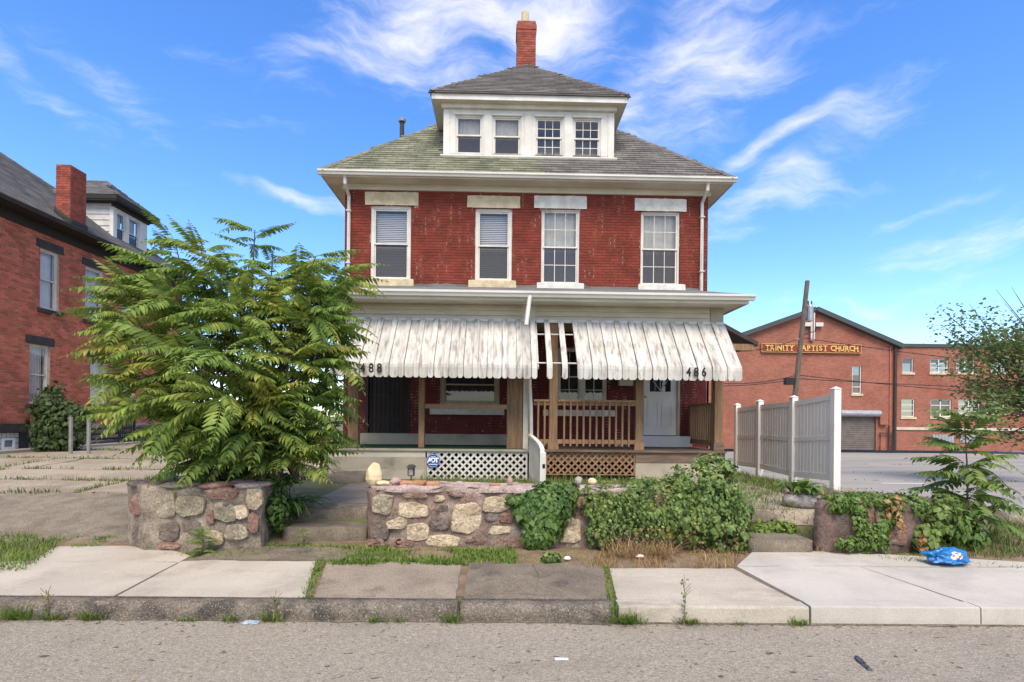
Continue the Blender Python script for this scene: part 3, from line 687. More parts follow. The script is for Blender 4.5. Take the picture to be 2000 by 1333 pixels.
def window(parent, M, W, H, frame, rows=(0, 0), cols=(0, 0), glass=('glass', 'screen_glass'), blind=('blind', 'blind'), fw=.06, slats=True, split=.5, depth=.07, bdrop=1.0, fmat='white_trim'):
    """double-hung window; local x across (centred), z up from the sill, -y outward"""
    fm = MT[frame]; mb = MB(M)
    mb.box(-W/2, -W/2+fw, -.0, depth+.05, 0, H); mb.box(W/2-fw, W/2, -.0, depth+.05, 0, H)
    mb.box(-W/2+fw, W/2-fw, -.002, depth+.05, H-fw, H); mb.box(-W/2+fw, W/2-fw, -.012, depth+.05, 0, fw*.8)
    win = mb.build('window', fm, parent, bevel=.004)
    iw = W/2 - fw; hs = fw*.8; ht = H - fw; mid = hs + (ht - hs) * split; s = .035
    for k, (za, zb, yy) in enumerate(((mid - s*.5, ht, .018), (hs, mid + s*.5, .045))):
        yy = .02 if k == 0 else .048
        sb = MB(M); sb.box(-iw, -iw+s, yy, yy+.028, za, zb); sb.box(iw-s, iw, yy, yy+.028, za, zb)
        sb.box(-iw+s, iw-s, yy, yy+.028, za, za+s); sb.box(-iw+s, iw-s, yy, yy+.028, zb-s, zb)
        sb.build('sash', fm, win)
        a0, a1, b0, b1 = -iw+s, iw-s, za+s, zb-s
        MB(M).add([(a0, yy+.014, b0), (a1, yy+.014, b0), (a1, yy+.014, b1), (a0, yy+.014, b1)], [(0,1,2,3)]).build('pane', MT[glass[k]], win)
        c, r = cols[k], rows[k]
        for i in range(1, c):
            x = lerp(a0, a1, i / c); MB(M).box(x-.008, x+.008, yy+.003, yy+.012, b0, b1).build('muntin', fm, win)
        for i in range(1, r):
            z = lerp(b0, b1, i / r); MB(M).box(a0, a1, yy+.004, yy+.011, z-.008, z+.008).build('muntin', fm, win)
        bl = blind[k]
        if bl:
            bm_ = MB(M); y = .16
            if slats and bl == 'blind':
                n = int((b1 - b0) / .045)
                for i in range(n):
                    z = b0 + i * .045 + .01
                    bm_.add([(a0-.02, y, z), (a1+.02, y, z), (a1+.02, y+.022, z+.040), (a0-.02, y+.022, z+.040)], [(0,1,2,3)])
            else:
                n = 24
                pts = [(lerp(a0-.03, a1+.03, i/n), y + .012*math.sin(i*1.7)) for i in range(n+1)]
                bm_.add([(x, q, b0-.04) for x, q in pts] + [(x, q, b1+.04) for x, q in pts], [(i, i+1, n+2+i, n+1+i) for i in range(n)])
            bm_.build('blind' if bl == 'blind' else 'curtain', MT[bl], win)
    return win
_tm = {}
def text_mesh(ch, size, extrude, m, off=0):
    key = (ch, size, extrude, m.name, off)
    if key in _tm: return _tm[key]
    c = bpy.data.curves.new('t', 'FONT'); c.body = ch; c.size = size; c.extrude = extrude; c.offset = off; c.align_x = 'CENTER'; c.align_y = 'CENTER'; c.resolution_u = 4
    o = bpy.data.objects.new('t', c); COL.objects.link(o); bpy.context.view_layer.update()
    me = bpy.data.meshes.new_from_object(o.evaluated_get(bpy.context.evaluated_depsgraph_get()))
    bpy.data.objects.remove(o); me.materials.clear(); me.materials.append(m); _tm[key] = me
    return me
def gutter(mb, p0, p1, size=.11, up=Vector((0, 0, 1)), out=None):
    """K-profile trough between two points; p at the top back edge"""
    p0 = Vector(p0); p1 = Vector(p1); o = Vector(out)
    prof = [(0, 0), (0, -size), (size*.62, -size), (size*.78, -size*.55), (size, -size*.4), (size, 0), (size*.93, 0), (size*.93, -size*.35), (.01, -size*.9), (.01, 0)]
    n = len(prof); vs = [p + o*a + up*b for p in (p0, p1) for a, b in prof]
    mb.add(vs, [(i, (i+1) % n, n+(i+1) % n, n+i) for i in range(n)] + [list(range(n))[::-1], list(range(n, 2*n))])

# ---------------------------------------------------------------- the duplex
FY = 13.1; PY = 11.38; HX = 4.43; GZ = .45; TOP = 7.44; BK = 23.5
FLOOR = 1.14
house = thing('duplex_house', 'two storey red painted brick duplex with hipped roof, wide dormer and full-width porch', 'house', (0, FY, GZ))
def rect(u0, v0, u1, v1, Y):
    c = at((u0+u1)/2, (v0+v1)/2, Y=Y); k = (Y - 0) / F * 1.0
    d = (Y - CAM.y) / F
    return c.x, c.z, (u1-u0)*d, (v1-v0)*d
I4 = Matrix.Identity(4)
upper = [(724, 402, 802, 547), (928, 407, 1000, 550), (1057, 408, 1132, 555), (1251, 413, 1328, 558)]
holes = []; W4 = []
for q in upper:
    x, z, w_, h_ = rect(*q, FY); W4.append((x, z, w_, h_)); holes.append((x-w_/2, x+w_/2, z-h_/2, z+h_/2))
dl = rect(716, 684, 800, 846, FY); dr = rect(1252, 684, 1328, 852, FY); w1 = rect(860, 680, 976, 792, FY); w2a = rect(1088, 680, 1186, 792, FY)
for q in (dl, dr, w1, w2a): holes.append((q[0]-q[2]/2, q[0]+q[2]/2, q[1]-q[3]/2, q[1]+q[3]/2))
ts = bpy.data.objects
fwall = panel_holes(MB(), -HX, HX, GZ, TOP + .1, holes, FY, FY + .2).build('front_wall', MT['paint_mortar'], house)
WMx = Matrix.Translation((-HX, FY, GZ))
hl = [(h[0]+HX, h[1]+HX, h[2]-GZ, h[3]-GZ) for h in holes]
# lintels and sills
lint = [(714, 375, 817, 400), (913, 380, 1016, 403), (1043, 383, 1146, 407), (1239, 388, 1341, 412)]
sill = [(713, 546, 808, 560), (915, 550, 1008, 564), (1048, 553, 1140, 567), (1245, 556, 1337, 570)]
for i in range(4):
    for (q, nm) in ((lint[i], 'lintel'), (sill[i], 'sill')):
        x, z, w_, h_ = rect(*q, FY); m = MT['tan_stone' if i < 2 else 'white_stone']
        pj = .03 if nm == 'lintel' else .075
        if nm == 'sill': z = W4[i][1] - W4[i][3]/2 - h_/2 + .004
        else: z = W4[i][1] + W4[i][3]/2 + h_/2 - .004
        o = lumpy([(x-w_/2, FY-pj), (x+w_/2, FY-pj), (x+w_/2, FY+.12), (x-w_/2, FY+.12)], z-h_/2, z+h_/2, .05, .010, 5, seed=i).build(nm, m, house, bevel=0, smooth=False)
        hl.append((x-w_/2+HX, x+w_/2+HX, z-h_/2-GZ, z+h_/2-GZ))
zsp = at(1000, 575, Y=FY).z
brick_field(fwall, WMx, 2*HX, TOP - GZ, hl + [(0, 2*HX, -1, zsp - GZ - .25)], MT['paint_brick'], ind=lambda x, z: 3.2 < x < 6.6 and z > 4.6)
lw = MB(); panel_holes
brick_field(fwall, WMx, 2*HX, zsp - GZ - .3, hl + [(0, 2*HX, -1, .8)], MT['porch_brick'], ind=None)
for sx in (-1, 1):
    sw = MB().box(min(sx*HX, sx*(HX-.2)), max(sx*HX, sx*(HX-.2)), FY + .2, BK, GZ, TOP + .1).build('side_wall', MT['paint_brick'], house)
MB().box(-HX + .2, HX - .2, BK - .2, BK, GZ, TOP + .1).build('back_wall', MT['paint_brick'], house)
MB().box(-HX + .2, HX - .2, FY + .2, BK - .2, 4.55, 4.75).build('upper_floor', MT['interior'], house)
MB().box(-HX + .2, HX - .2, FY + .2, BK - .2, 1.15, 1.3).build('ground_floor', MT['interior'], house)
MB().box(-HX + .2, HX - .2, FY + .2, BK - .2, TOP - .1, TOP).build('attic_floor', MT['interior'], house)
MB().box(-.1, .1, FY + .2, BK - .2, 1.3, TOP - .1).build('party_wall', MT['interior'], house)
for i, (x, z, w_, h_) in enumerate(W4):
    lite = i >= 2
    window(house, Matrix.Translation((x, FY + .045, z - h_/2)), w_, h_, 'white_trim', rows=(2, 2) if lite else (0, 0), cols=(3, 3) if lite else (0, 0), blind=('curtain', 'curtain') if lite else ('blind', 'blind'), fw=.075 if i < 2 else .045, split=.5)
# cornice under the eave
OV = .44; EY = FY - OV; EZ = 7.5; EX = HX + OV
sof = MB()
sof.box(-EX + .02, EX - .02, EY + .02, BK + OV - .02, TOP - .02, TOP + .04)
sof.build('soffit', MT['cream_trim'], house)
MB().box(-HX - .05, HX + .05, FY - .06, FY - .002, TOP - .16, TOP - .022).build('frieze_board', MT['cream_trim'], house)
for sx in (-1, 1): MB().box(sx*HX if sx > 0 else -HX-.06, HX+.06 if sx > 0 else -HX, FY, BK, TOP - .16, TOP - .022).build('frieze_board', MT['cream_trim'], house)
fb = MB(); fb.box(-EX, EX, EY, EY + .019, TOP - .03, EZ + .03); fb.box(-EX, -EX + .019, EY + .02, BK + OV, TOP - .03, EZ + .03); fb.box(EX - .019, EX, EY + .02, BK + OV, TOP - .03, EZ + .03)
fb.build('fascia', MT['cream_trim'], house)
g = MB(); gutter(g, (-EX - .05, EY - .002, EZ + .04), (EX + .05, EY - .002, EZ + .04), .105, out=(0, -1, 0)); g.build('gutter', MT['gutter_white'], house)
for (u, vv) in ((656, 331), (757, 333), (903, 337), (1071, 340), (1207, 343), (1377, 348)):
    x = at(u, vv, Y=EY - .08).x
    MB().tube([(x, EY - .1, EZ + .045), (x + .02, EY + .1, EZ + .16)], .008, 5).build('gutter_strap', MT['white_metal'], house)
for (u, vt, vb) in ((681, 345, 556), (1371, 358, 572)):
    x = at(u, 450, Y=FY - .06).x; zt = TOP - .05; zb = at(u, vb, Y=FY - .06).z
    d = MB(); d.tube([(x, EY + .02, EZ - .06), (x, EY + .04, EZ - .22), (x, FY - .06, TOP - .34), (x, FY - .06, zb + .02)], .042, 8)
    d = d.build('downspout', MT['white_metal'], house)
    for zz in (zb + .5, TOP - .7): MB().box(x - .055, x + .055, FY - .112, FY, zz, zz + .03).build('strap', MT['white_metal'], d)
# main hipped roof, pitch one in one
PT = 1.0; RYa = EY + EX; RYb = BK + OV - EX; RZ = EZ + .04 + EX * PT; e0 = EZ + .04
rf = MB().add([(-EX-.03, EY-.05, e0), (EX+.03, EY-.05, e0), (EX+.03, BK+OV, e0), (-EX-.03, BK+OV, e0), (0, RYa, RZ), (0, RYb, RZ)],
     [(0, 1, 4), (1, 2, 5, 4), (2, 3, 5), (3, 0, 4, 5), (3, 2, 1, 0)]).build('roof', MT['grey_shingle'], house)
DY = 13.42; dx0 = at(866, 280, Y=DY).x; dx1 = at(1199, 280, Y=DY).x; DZ = at(1030, 212, Y=DY).z; DB = at(1030, 312, Y=DY).z; DEP = 16.6
sl2 = math.sqrt(2)
Mf = frameM((0, EY - .05, e0), (1, 0, 0), (0, 1, PT))
fs_len = (EX + .04) * sl2
shingles(rf, Mf, [(-EX-.02, 0), (EX+.02, 0), (0, fs_len)], (MT['moss_shingle'], MT['grey_shingle']), ind=lambda x, y: y < 1.6, skip=lambda x, y: dx0 + .02 < x < dx1 - .02 and y > 1.25)
for sx in (-1, 1):
    Ms = frameM((sx * (EX+.03), BK + OV if sx > 0 else EY - .05, e0), (0, -1 if sx < 0 else 1, 0), (-sx, 0, PT))
    Ms = frameM((sx * (EX+.03), EY - .05, e0), (0, sx, 0), (-sx, 0, PT))
    Lx = BK + OV - EY
    poly = [(sx*.5, 0), (sx*Lx, 0), (sx*(RYb-EY), fs_len), (sx*(RYa-EY+.5), fs_len)]
    shingles(rf, Ms, poly, MT['grey_shingle'] if sx > 0 else MT['moss_shingle'], w=.6, e=.2)
def hipcap(p0, p1, parent, m, n=26, w=.13):
    p0, p1 = Vector(p0), Vector(p1); mb = MB(); d = (p1 - p0) / n; side = d.cross(Vector((0, 0, 1))).normalized() * w; dn = Vector((0, 0, -w * .69))
    for i in range(n):
        a = p0 + d * i; b = a + d * 1.05; lift = Vector((0, 0, .036)); lo = Vector((0, 0, .026))
        mb.add([a + lift, a + side + dn + lift, b + side + dn + lo, b + lo, a - side + dn + lift, b - side + dn + lo], [(0, 1, 2, 3), (4, 0, 3, 5)])
    mb.build('hip_cap', m, parent, kind=None)
for sx in (-1, 1): hipcap((sx*(EX+.02), EY-.04, e0+.01), (0, RYa, RZ), rf, MT['moss_shingle' if sx < 0 else 'grey_shingle'])
hipcap((0, RYa, RZ), (0, RYb, RZ), rf, MT['grey_shingle'], 10)
# dormer
dw = [(889, 225, 943, 300), (962, 227, 1018, 303), (1045, 229, 1100, 306), (1119, 231, 1174, 308)]
dh = []; DW = []
for q in dw:
    x, z, w_, h_ = rect(*q, DY); DW.append((x, z, w_, h_)); dh.append((x-w_/2, x+w_/2, z-h_/2, z+h_/2))
panel_holes(MB(), dx0, dx1, DB - .15, DZ + .1, dh, DY, DY + .14).build('dormer_front', MT['white_trim'], house)
for x0, x1 in ((dx0, dx0 + .12), (dx1 - .12, dx1)): MB().box(x0, x1, DY + .14, DEP, DB - .4, DZ + .1).build('dormer_cheek', MT['white_trim'], house)
for i, (x, z, w_, h_) in enumerate(DW):
    window(house, Matrix.Translation((x, DY + .03, z - h_/2)), w_, h_, 'white_trim', rows=(0, 0) if i < 2 else (2, 2), cols=(0, 0) if i < 2 else (3, 3), blind=('curtain', None) if i < 2 else (None, None), glass=('glass', 'screen_glass') if i < 2 else ('glass', 'glass'), fw=.035)
    tr = MB(); tr.box(x-w_/2-.02, x+w_/2+.02, DY-.03, DY-.002, z+h_/2, z+h_/2+.05); tr.build('window_cap', MT['white_trim'], house)
for xx in (dx0, (DW[0][0]+DW[1][0])/2, (DW[1][0]+DW[2][0])/2, (DW[2][0]+DW[3][0])/2, dx1):
    hw = .09 if dx0 < xx < dx1 else .075
    xx = max(dx0 + hw, min(dx1 - hw, xx)); MB().box(xx-hw, xx+hw, DY-.022, DY-.003, DB + .06, DZ - .09).build('pilaster', MT['white_trim'], house)
MB().box(dx0 - .07, dx1 + .07, DY - .10, DY - .001, DB - .06, DB + .05).build('dormer_sill', MT['white_trim'], house, bevel=.01)
dc = (dx0 + dx1) / 2; DO = .27; dhw = (dx1 - dx0) / 2 + DO; dey = DY - DO; dez = at(1030, 184, Y=dey).z; P2 = .95
box = MB(); box.box(dx0-DO+.02, dx1+DO-.02, dey+.03, DEP+.5, DZ+.04, DZ+.10); box.build('dormer_soffit', MT['cream_trim'], house)
MB().box(dx0 - .05, dx1 + .05, DY - .09, DY - .002, DZ - .06, DZ + .04).build('dormer_frieze', MT['white_trim'], house)
fb = MB(); fb.box(dc-dhw, dc+dhw, dey, dey+.025, DZ+.03, dez-.004)
for a, b in ((dc-dhw, dc-dhw+.025), (dc+dhw-.025, dc+dhw)): fb.box(a, b, dey+.026, DEP+.5, DZ+.03, dez-.004)
fb.build('dormer_fascia', MT['white_trim'], house)
day = dey + dhw; daz = dez + dhw * P2
drf = MB().add([(dc-dhw-.04, dey-.05, dez), (dc+dhw+.04, dey-.05, dez), (dc+dhw+.04, DEP+2, dez), (dc-dhw-.04, DEP+2, dez), (dc, day, daz), (dc, DEP+2, daz),
                (dc-dhw-.04, dey-.05, dez-.03), (dc+dhw+.04, dey-.05, dez-.03), (dc+dhw+.04, DEP+2, dez-.03), (dc-dhw-.04, DEP+2, dez-.03)],
     [(0, 1, 4), (1, 2, 5, 4), (3, 0, 4, 5), (6, 7, 1, 0), (7, 8, 2, 1), (9, 6, 0, 3), (9, 8, 7, 6), (8, 9, 3, 5, 2)]).build('dormer_roof', MT['grey_shingle'], house)
nl = math.sqrt(1 + P2*P2) * dhw
shingles(drf, frameM((dc, dey-.05, dez), (1, 0, 0), (0, 1, P2)), [(-dhw-.03, 0), (dhw+.03, 0), (0, nl)], MT['grey_shingle'], ind=lambda x, y: True)
for sx in (-1, 1): hipcap((dc+sx*(dhw+.03), dey-.04, dez+.005), (dc, day, daz), drf, MT['grey_shingle'], 16, .1)
# chimney
cy = 15.75; cxm = at(1028, 90, Y=cy).x; cw = 36 * cy / F / 2; cz1 = at(1028, 41, Y=cy).z; cz0 = daz - .7
ch = MB().box(cxm-cw, cxm+cw, cy, cy+.55, cz0, cz1).build('chimney', MT['chimney_mortar'], house)
brick_field(ch, Matrix.Translation((cxm-cw, cy, cz0)), 2*cw, cz1-cz0, [], MT['chimney_brick'], bl=.21, ch=.072, ind=lambda x, z: z > .6)
for sx in (-1, 1):
    Mc = Matrix.Translation((cxm+sx*cw, cy if sx > 0 else cy+.55, cz0)) @ Matrix.Rotation(sx*R(90), 4, 'Z')
    brick_field(ch, Mc, .55, cz1-cz0, [], MT['chimney_brick'], bl=.21, ch=.072)
c2 = MB(); c2.box(cxm-cw-.03, cxm+cw+.03, cy-.03, cy+.58, cz1-.26, cz1-.12); c2.box(cxm-cw-.015, cxm+cw+.015, cy-.015, cy+.565, cz1-.36, cz1-.262); c2.build('chimney_collar', MT['chimney_brick'], ch, bevel=.006)
MB().tube([(cxm-.03, cy+.27, cz1-.02), (cxm-.03, cy+.27, at(1028, 23, Y=cy+.2).z)], [.125, .115], 14).build('flue', MT['tan_stone'], ch)
fl = MB(); fl.box(cxm-cw-.05, cxm+cw+.05, cy-.06, cy-.02, daz-.42, daz-.2); fl.build('flashing', MT['roof_edge'], ch)
# vent pipe on the left slope
vy = 15.2; vx = at(785, 260, Y=vy).x; vz = at(785, 236, Y=vy).z
vp = MB().tube([(vx, vy, e0 + (EX + vx) * PT - .15), (vx, vy, vz)], .062, 10).build('vent_pipe', MT['dark_paint'], house)
MB().tube([(vx, vy, vz-.04), (vx, vy, vz+.02), (vx, vy, vz+.06)], [.1, .115, .06], 10).build('vent_cap', MT['steel'], vp)

# ---------------------------------------------------------------- porch
PX = at(1413, 615, Y=PY).x
zs0 = at(1200, 630, Y=PY).z; zs1 = at(1200, 600, Y=PY).z
beam = MB(); beam.box(-PX+.01, PX-.02, PY+.02, PY+.2, zs0, zs1+.02); beam.box(-PX+.01, -PX+.2, PY+.2, FY, zs0, zs1+.02); beam.box(PX-.2, PX-.02, PY+.2, FY, zs0, zs1+.02)
beam.build('porch_beam', MT['cream_trim'], house)
nb = 3; bh = (zs1 - zs0) / nb
for k in range(nb):
    for (ua, ub) in ((-99, 1020), (1046, 1386)):
        xa = -PX if ua < 0 else at(ua, 615, Y=PY).x; xb = at(ub, 615, Y=PY).x
        z = zs0 + k*bh
        MB().add([(xa, PY-.022, z), (xb, PY-.022, z), (xb, PY+.012, z+bh), (xa, PY+.012, z+bh), (xa, PY+.02, z), (xb, PY+.02, z)], [(0,1,2,3), (4,5,1,0)]).build('siding_board', MT['cream_trim'], house)
xa = at(1020, 615, Y=PY).x; xb = at(1046, 615, Y=PY).x; MB().box(xa, xb, PY-.012, PY+.019, zs0-.02, zs1+.01).build('corner_board', MT['cream_trim'], house)
xa = at(1388, 615, Y=PY).x; MB().box(xa, PX, PY-.008, PY+.019, zs0-.02, zs1+.01).build('corner_board', MT['beige_board'], house)
GYp = 10.85; gzt = at(1200, 572, Y=GYp - .1).z; PRX = at(1466, 580, Y=GYp).x
ps = MB(); ps.box(-PRX+.03, PRX-.05, GYp+.03, FY-.01, zs1+.012, zs1+.05); ps.build('porch_soffit', MT['cream_trim'], house)
pf = MB(); pf.box(-PRX+.02, PRX-.03, GYp, GYp+.028, zs1-.01, gzt); pf.box(PRX-.058, PRX-.03, GYp+.03, FY, zs1-.01, gzt); pf.box(-PRX+.02, -PRX+.048, GYp+.03, FY, zs1-.01, gzt); pf.build('porch_fascia', MT['cream_trim'], house, bevel=.004)
g = MB(); gutter(g, (-PRX, GYp-.002, gzt+.01), (PRX+.06, GYp-.002, gzt+.01), .115, out=(0, -1, 0)); g.build('porch_gutter', MT['gutter_white'], house)
zr = at(1000, 562, Y=FY).z
prf = MB().add([(-PRX-.02, GYp-.06, gzt+.015), (PRX+.04, GYp-.06, gzt+.015), (PRX-.4, FY-.004, zr), (-PRX+.4, FY-.004, zr), (-PRX-.02, GYp-.06, gzt-.02), (PRX+.04, GYp-.06, gzt-.02), (PRX+.04, FY-.004, gzt-.02), (-PRX-.02, FY-.004, gzt-.02)],
     [(0,1,2,3), (4,5,1,0), (1,5,6,2), (4,0,3,7), (7,6,5,4)]).build('porch_roof', MT['slate_shingle'], house)
# loose tarred flashing along the wall foot
fl = MB(); n = 60; vs = []
for i in range(n+1):
    x = lerp(-HX+.9, HX-.2, i/n); hh = .05 + .09*max(0, fbm((x, 0, 3), 1.3)) + .03*fbm((x, 2, 3), 6)
    vs += [(x, FY-.03, zr-.05), (x, FY-.022, zr+hh)]
fl.add(vs, [(2*i, 2*i+2, 2*i+3, 2*i+1) for i in range(n)]).build('flashing', MT['slate_shingle'], prf)
# floor, platform, carpet
FX0 = at(650, 876, Y=PY-.05).x; FX1 = at(1418, 882, Y=PY-.05).x; MID = at(1040, 880, Y=PY).x
MB().box(FX0, MID, PY-.08, FY, FLOOR-.045, FLOOR).build('porch_floor', MT['beige_board'], house)
MB().box(FX0+.15, MID-.15, PY-.05, FY-.02, FLOOR+.002, FLOOR+.012).build('carpet', MT['carpet'], house)
nbd = 13
for k in range(nbd):
    ya = lerp(PY-.10, FY, k/nbd); MB().box(MID+.004, FX1, ya, lerp(PY-.10, FY, (k+1)/nbd)-.006, FLOOR-.04, FLOOR+.003*(k % 2)).build('deck_board', MT['deck_wood'], house)
MB().box(-HX+.5, MID-.1, FY-.32, FY-.012, FLOOR+.013, dl[1]-dl[3]/2).build('porch_platform', MT['beige_board'], house)
xa = at(1252, 860, Y=FY-.2).x; MB().box(xa-.1, xa+1.15, FY-.34, FY-.012, FLOOR+.006, dr[1]-dr[3]/2-.005).build('door_step', MT['door_white'], house, bevel=.006)
MB().box(-PX+.03, PX-.03, PY+.21, FY-.01, zs0+.06, zs0+.09).build('porch_ceiling', MT['beige_board'], house)
# skirting below the floor
SY = PY - .02
def zof(v, Y=SY): return at(1000, v, Y=Y).z
xl0 = FX0 - .08; xl1 = at(831, 900, Y=SY).x
MB().box(FX0+.01, xl1, SY-.02, SY+.03, zof(895), FLOOR-.047).build('rim_board', MT['cream_trim'], house)
MB().box(xl0, xl1-.02, SY-.03, SY+.02, zof(918), zof(895)-.003).build('skirt_board', MT['beige_board'], house)
MB().box(xl0, xl1-.02, SY-.036, SY+.02, GZ, zof(918)-.003).build('skirt_board', MT['stain_concrete'], house)
MB().box(xl1-.018, xl1+.03, SY-.035, SY+.03, GZ, zof(895)-.004).build('skirt_post', MT['beige_board'], house)
MB().box(xl1, MID, SY+.02, SY+.06, zof(886), FLOOR-.047).build('rim_board', MT['cream_trim'], house)
MB().box(FX0+.2, FX1-.1, SY+.5, SY+.55, GZ, FLOOR-.08).build('crawl_space_shade', MT['dark_void'], house)  # near-black sheet stands in for the shade under the porch, behind the lattice
def lattice(x0, x1, z0, z1, m, pitch, sw, Y):
    p = MB(); fr = .0
    p.box(x0, x0+.03, Y-.012, Y+.012, z0, z1); p.box(x1-.03, x1, Y-.012, Y+.012, z0, z1); p.box(x0+.03, x1-.03, Y-.011, Y+.011, z0, z0+.02); p.box(x0+.03, x1-.03, Y-.011, Y+.011, z1-.02, z1)
    pan = p.build('lattice_panel', m, house); H = z1 - z0
    for s in (1, -1):
        x = x0 - H
        while x < x1 + H:
            a, b = (x, x + H) if s > 0 else (x + H, x)
            t0, t1 = 0, 1
            lo, hi = x0+.01, x1-.01
            def tx(X): return (X - a) / (b - a)
            ta, tb = sorted((tx(lo), tx(hi))); t0 = max(0, ta); t1 = min(1, tb)
            if t1 - t0 > .08:
                A = Vector((lerp(a, b, t0) if True else 0, 0, z0 + H*t0)); B = Vector((a + (b-a)*t1, 0, z0 + H*t1)); A.x = a + (b-a)*t0
                d = (B - A).normalized(); nn = Vector((-d.z, 0, d.x)) * sw / 2; y0 = Y - .009 if s > 0 else Y + .001
                vs = [A-nn, B-nn, B+nn, A+nn]; vs = [(v.x, y0, v.z) for v in vs] + [(v.x, y0+.008, v.z) for v in vs]
                MB().add(vs, [(0,1,2,3), (7,6,5,4), (0,4,5,1), (1,5,6,2), (2,6,7,3), (3,7,4,0)]).build('slat', m, pan)
            x += pitch
lattice(xl1+.035, at(1030, 900, Y=SY).x, zof(939), zof(883), MT['white_trim'], .152, .042, SY)
xb0 = at(1066, 900, Y=SY).x; xb1 = at(1240, 900, Y=SY).x
lattice(xb0, xb1, zof(927), zof(881), MT['rail_wood'], .145, .036, SY)
MB().box(xb0, xb1, SY+.05, SY+.09, zof(901), FLOOR-.045).build('rim_board', MT['rail_wood'], house)
MB().box(xb1+.004, FX1-.02, SY-.03, SY+.03, zof(901), FLOOR-.045).build('rim_board', MT['deck_wood'], house)
MB().box(xb1+.01, FX1-.05, SY-.01, SY+.03, GZ, zof(901)-.003).build('skirt_board', MT['beige_board'], house)
lumpy([(at(640, 940, Y=10.6).x, 10.35), (at(714, 940, Y=10.6).x, 10.35), (at(714, 940, Y=10.6).x, SY-.05), (at(640, 940, Y=10.6).x, SY-.05)], .4, .66, .1, .015, 4).build('porch_step', MT['dark_concrete'], house, smooth=True)
# posts
ZB = zs0 + .002
def post(u, wpx, m, Y=PY+.03, base=None, z1=ZB, dz=0):
    x = at(u, 800, Y=Y).x; hw = wpx * Y / F / 2
    o = MB().box(x-hw, x+hw, Y-hw, Y+hw, FLOOR+.001+dz, z1).build('porch_post', MT[m], house, bevel=.006)
    if base: MB().box(x-hw-.025, x+hw+.025, Y-hw-.025, Y+hw+.025, FLOOR+.004, FLOOR+.17).build('post_base', MT[base], o)
    return x
post(692, 19, 'old_wood', Y=PY+.12); post(824, 11, 'rail_wood', Y=PY+.08, dz=.013); post(1005, 30, 'old_wood', Y=PY+.2); post(1027, 11, 'cream_trim', Y=PY+.06)
xp1 = post(1080, 16, 'rail_wood', Y=PY+.1, base='rail_wood'); xp2 = post(1247, 14, 'rail_wood', Y=PY+.1, base='rail_wood'); xp3 = post(1401, 16, 'rail_wood', Y=PY+.1, base='deck_wood')
xr = at(1005, 800, Y=PY).x; xl = at(824, 800, Y=PY).x
MB().box(xl+.06, xr-.16, PY-.01, PY+.07, zof(800), zof(791)).build('rail', MT['rail_wood'], house)
rz1 = zof(780); rz0 = zof(869); x0 = at(1042, 800, Y=PY).x
rl = MB(); rl.box(x0, xp1-.09, PY-.03, PY+.1, rz1-.04, rz1); rl.box(xp1+.09, xp2-.08, PY-.03, PY+.1, rz1-.04, rz1)
rl = rl.build('railing', MT['rail_wood'], house)
rb = MB(); rb.box(x0, xp1-.09, PY+.015, PY+.055, rz1-.12, rz1-.041); rb.box(xp1+.09, xp2-.08, PY+.015, PY+.055, rz1-.12, rz1-.041); rb.box(x0, xp1-.09, PY+.015, PY+.055, rz0+.03, rz0+.12); rb.box(xp1+.09, xp2-.08, PY+.015, PY+.055, rz0+.03, rz0+.12)
rb.build('rail', MT['rail_wood'], rl)
bm_ = MB().box(-.019, .019, PY-.024, PY+.014, rz0-.02, rz1-.042).mesh('baluster', MT['rail_wood'])
xx = x0 + .1
while xx < xp2 - .1:
    if abs(xx - xp1) > .12: inst('baluster', bm_, rl, Matrix.Translation((xx, 0, 0)))
    xx += .138
# side railing on the right, running back to the wall
xs_ = xp3 - .03; srl = MB().box(xs_-.06, xs_+.06, PY+.12, FY-.05, rz1-.06, rz1-.02).build('railing', MT['rail_wood'], house)
MB().box(xs_-.02, xs_+.02, PY+.12, FY-.05, rz0+.03, rz0+.11).build('rail', MT['rail_wood'], srl)
sb_ = MB().box(xs_-.019, xs_+.019, -.03, .03, rz0-.02, rz1-.062).mesh('baluster', MT['rail_wood'])
for k in range(12): inst('baluster', sb_, srl, Matrix.Translation((0, lerp(PY+.2, FY-.1, k/11), 0)))
# doors and ground-floor windows
def zq(q): return q[1]-q[3]/2, q[1]+q[3]/2
z0, z1 = zq(dl); x = dl[0]; hw = dl[2]/2
d = MB().box(x-hw+.05, x+hw-.05, FY+.06, FY+.1, z0, z1-.05).build('front_door', MT['door_brown'], house)
tag(d, 'dark security door behind iron bars')
fr = MB(); fr.box(x-hw, x-hw+.05, FY-.02, FY+.1, z0, z1); fr.box(x+hw-.05, x+hw, FY-.02, FY+.1, z0, z1); fr.box(x-hw+.05, x+hw-.05, FY-.02, FY+.1, z1-.05, z1); fr.build('door_frame', MT['black_iron'], house)
for k in range(9):
    xx = lerp(x-hw+.1, x+hw-.1, k/8); MB().box(xx-.008, xx+.008, FY+.01, FY+.026, z0+.05, z1-.08).build('door_bar', MT['black_iron'], d)
for zz in (z0+.28, z0+.9): MB().box(x-hw+.06, x+hw-.06, FY+.006, FY+.03, zz, zz+.03).build('door_bar', MT['black_iron'], d)
z0, z1 = zq(dr); x = dr[0]; hw = dr[2]/2
fr = MB(); fr.box(x-hw, x-hw+.06, FY-.03, FY+.1, z0, z1); fr.box(x+hw-.06, x+hw, FY-.03, FY+.1, z0, z1); fr.box(x-hw+.06, x+hw-.06, FY-.03, FY+.1, z1-.06, z1); fr.build('door_frame', MT['beige_board'], house)
hl_ = [(x-.26, x+.26, z0+1.08, z0+1.5)]
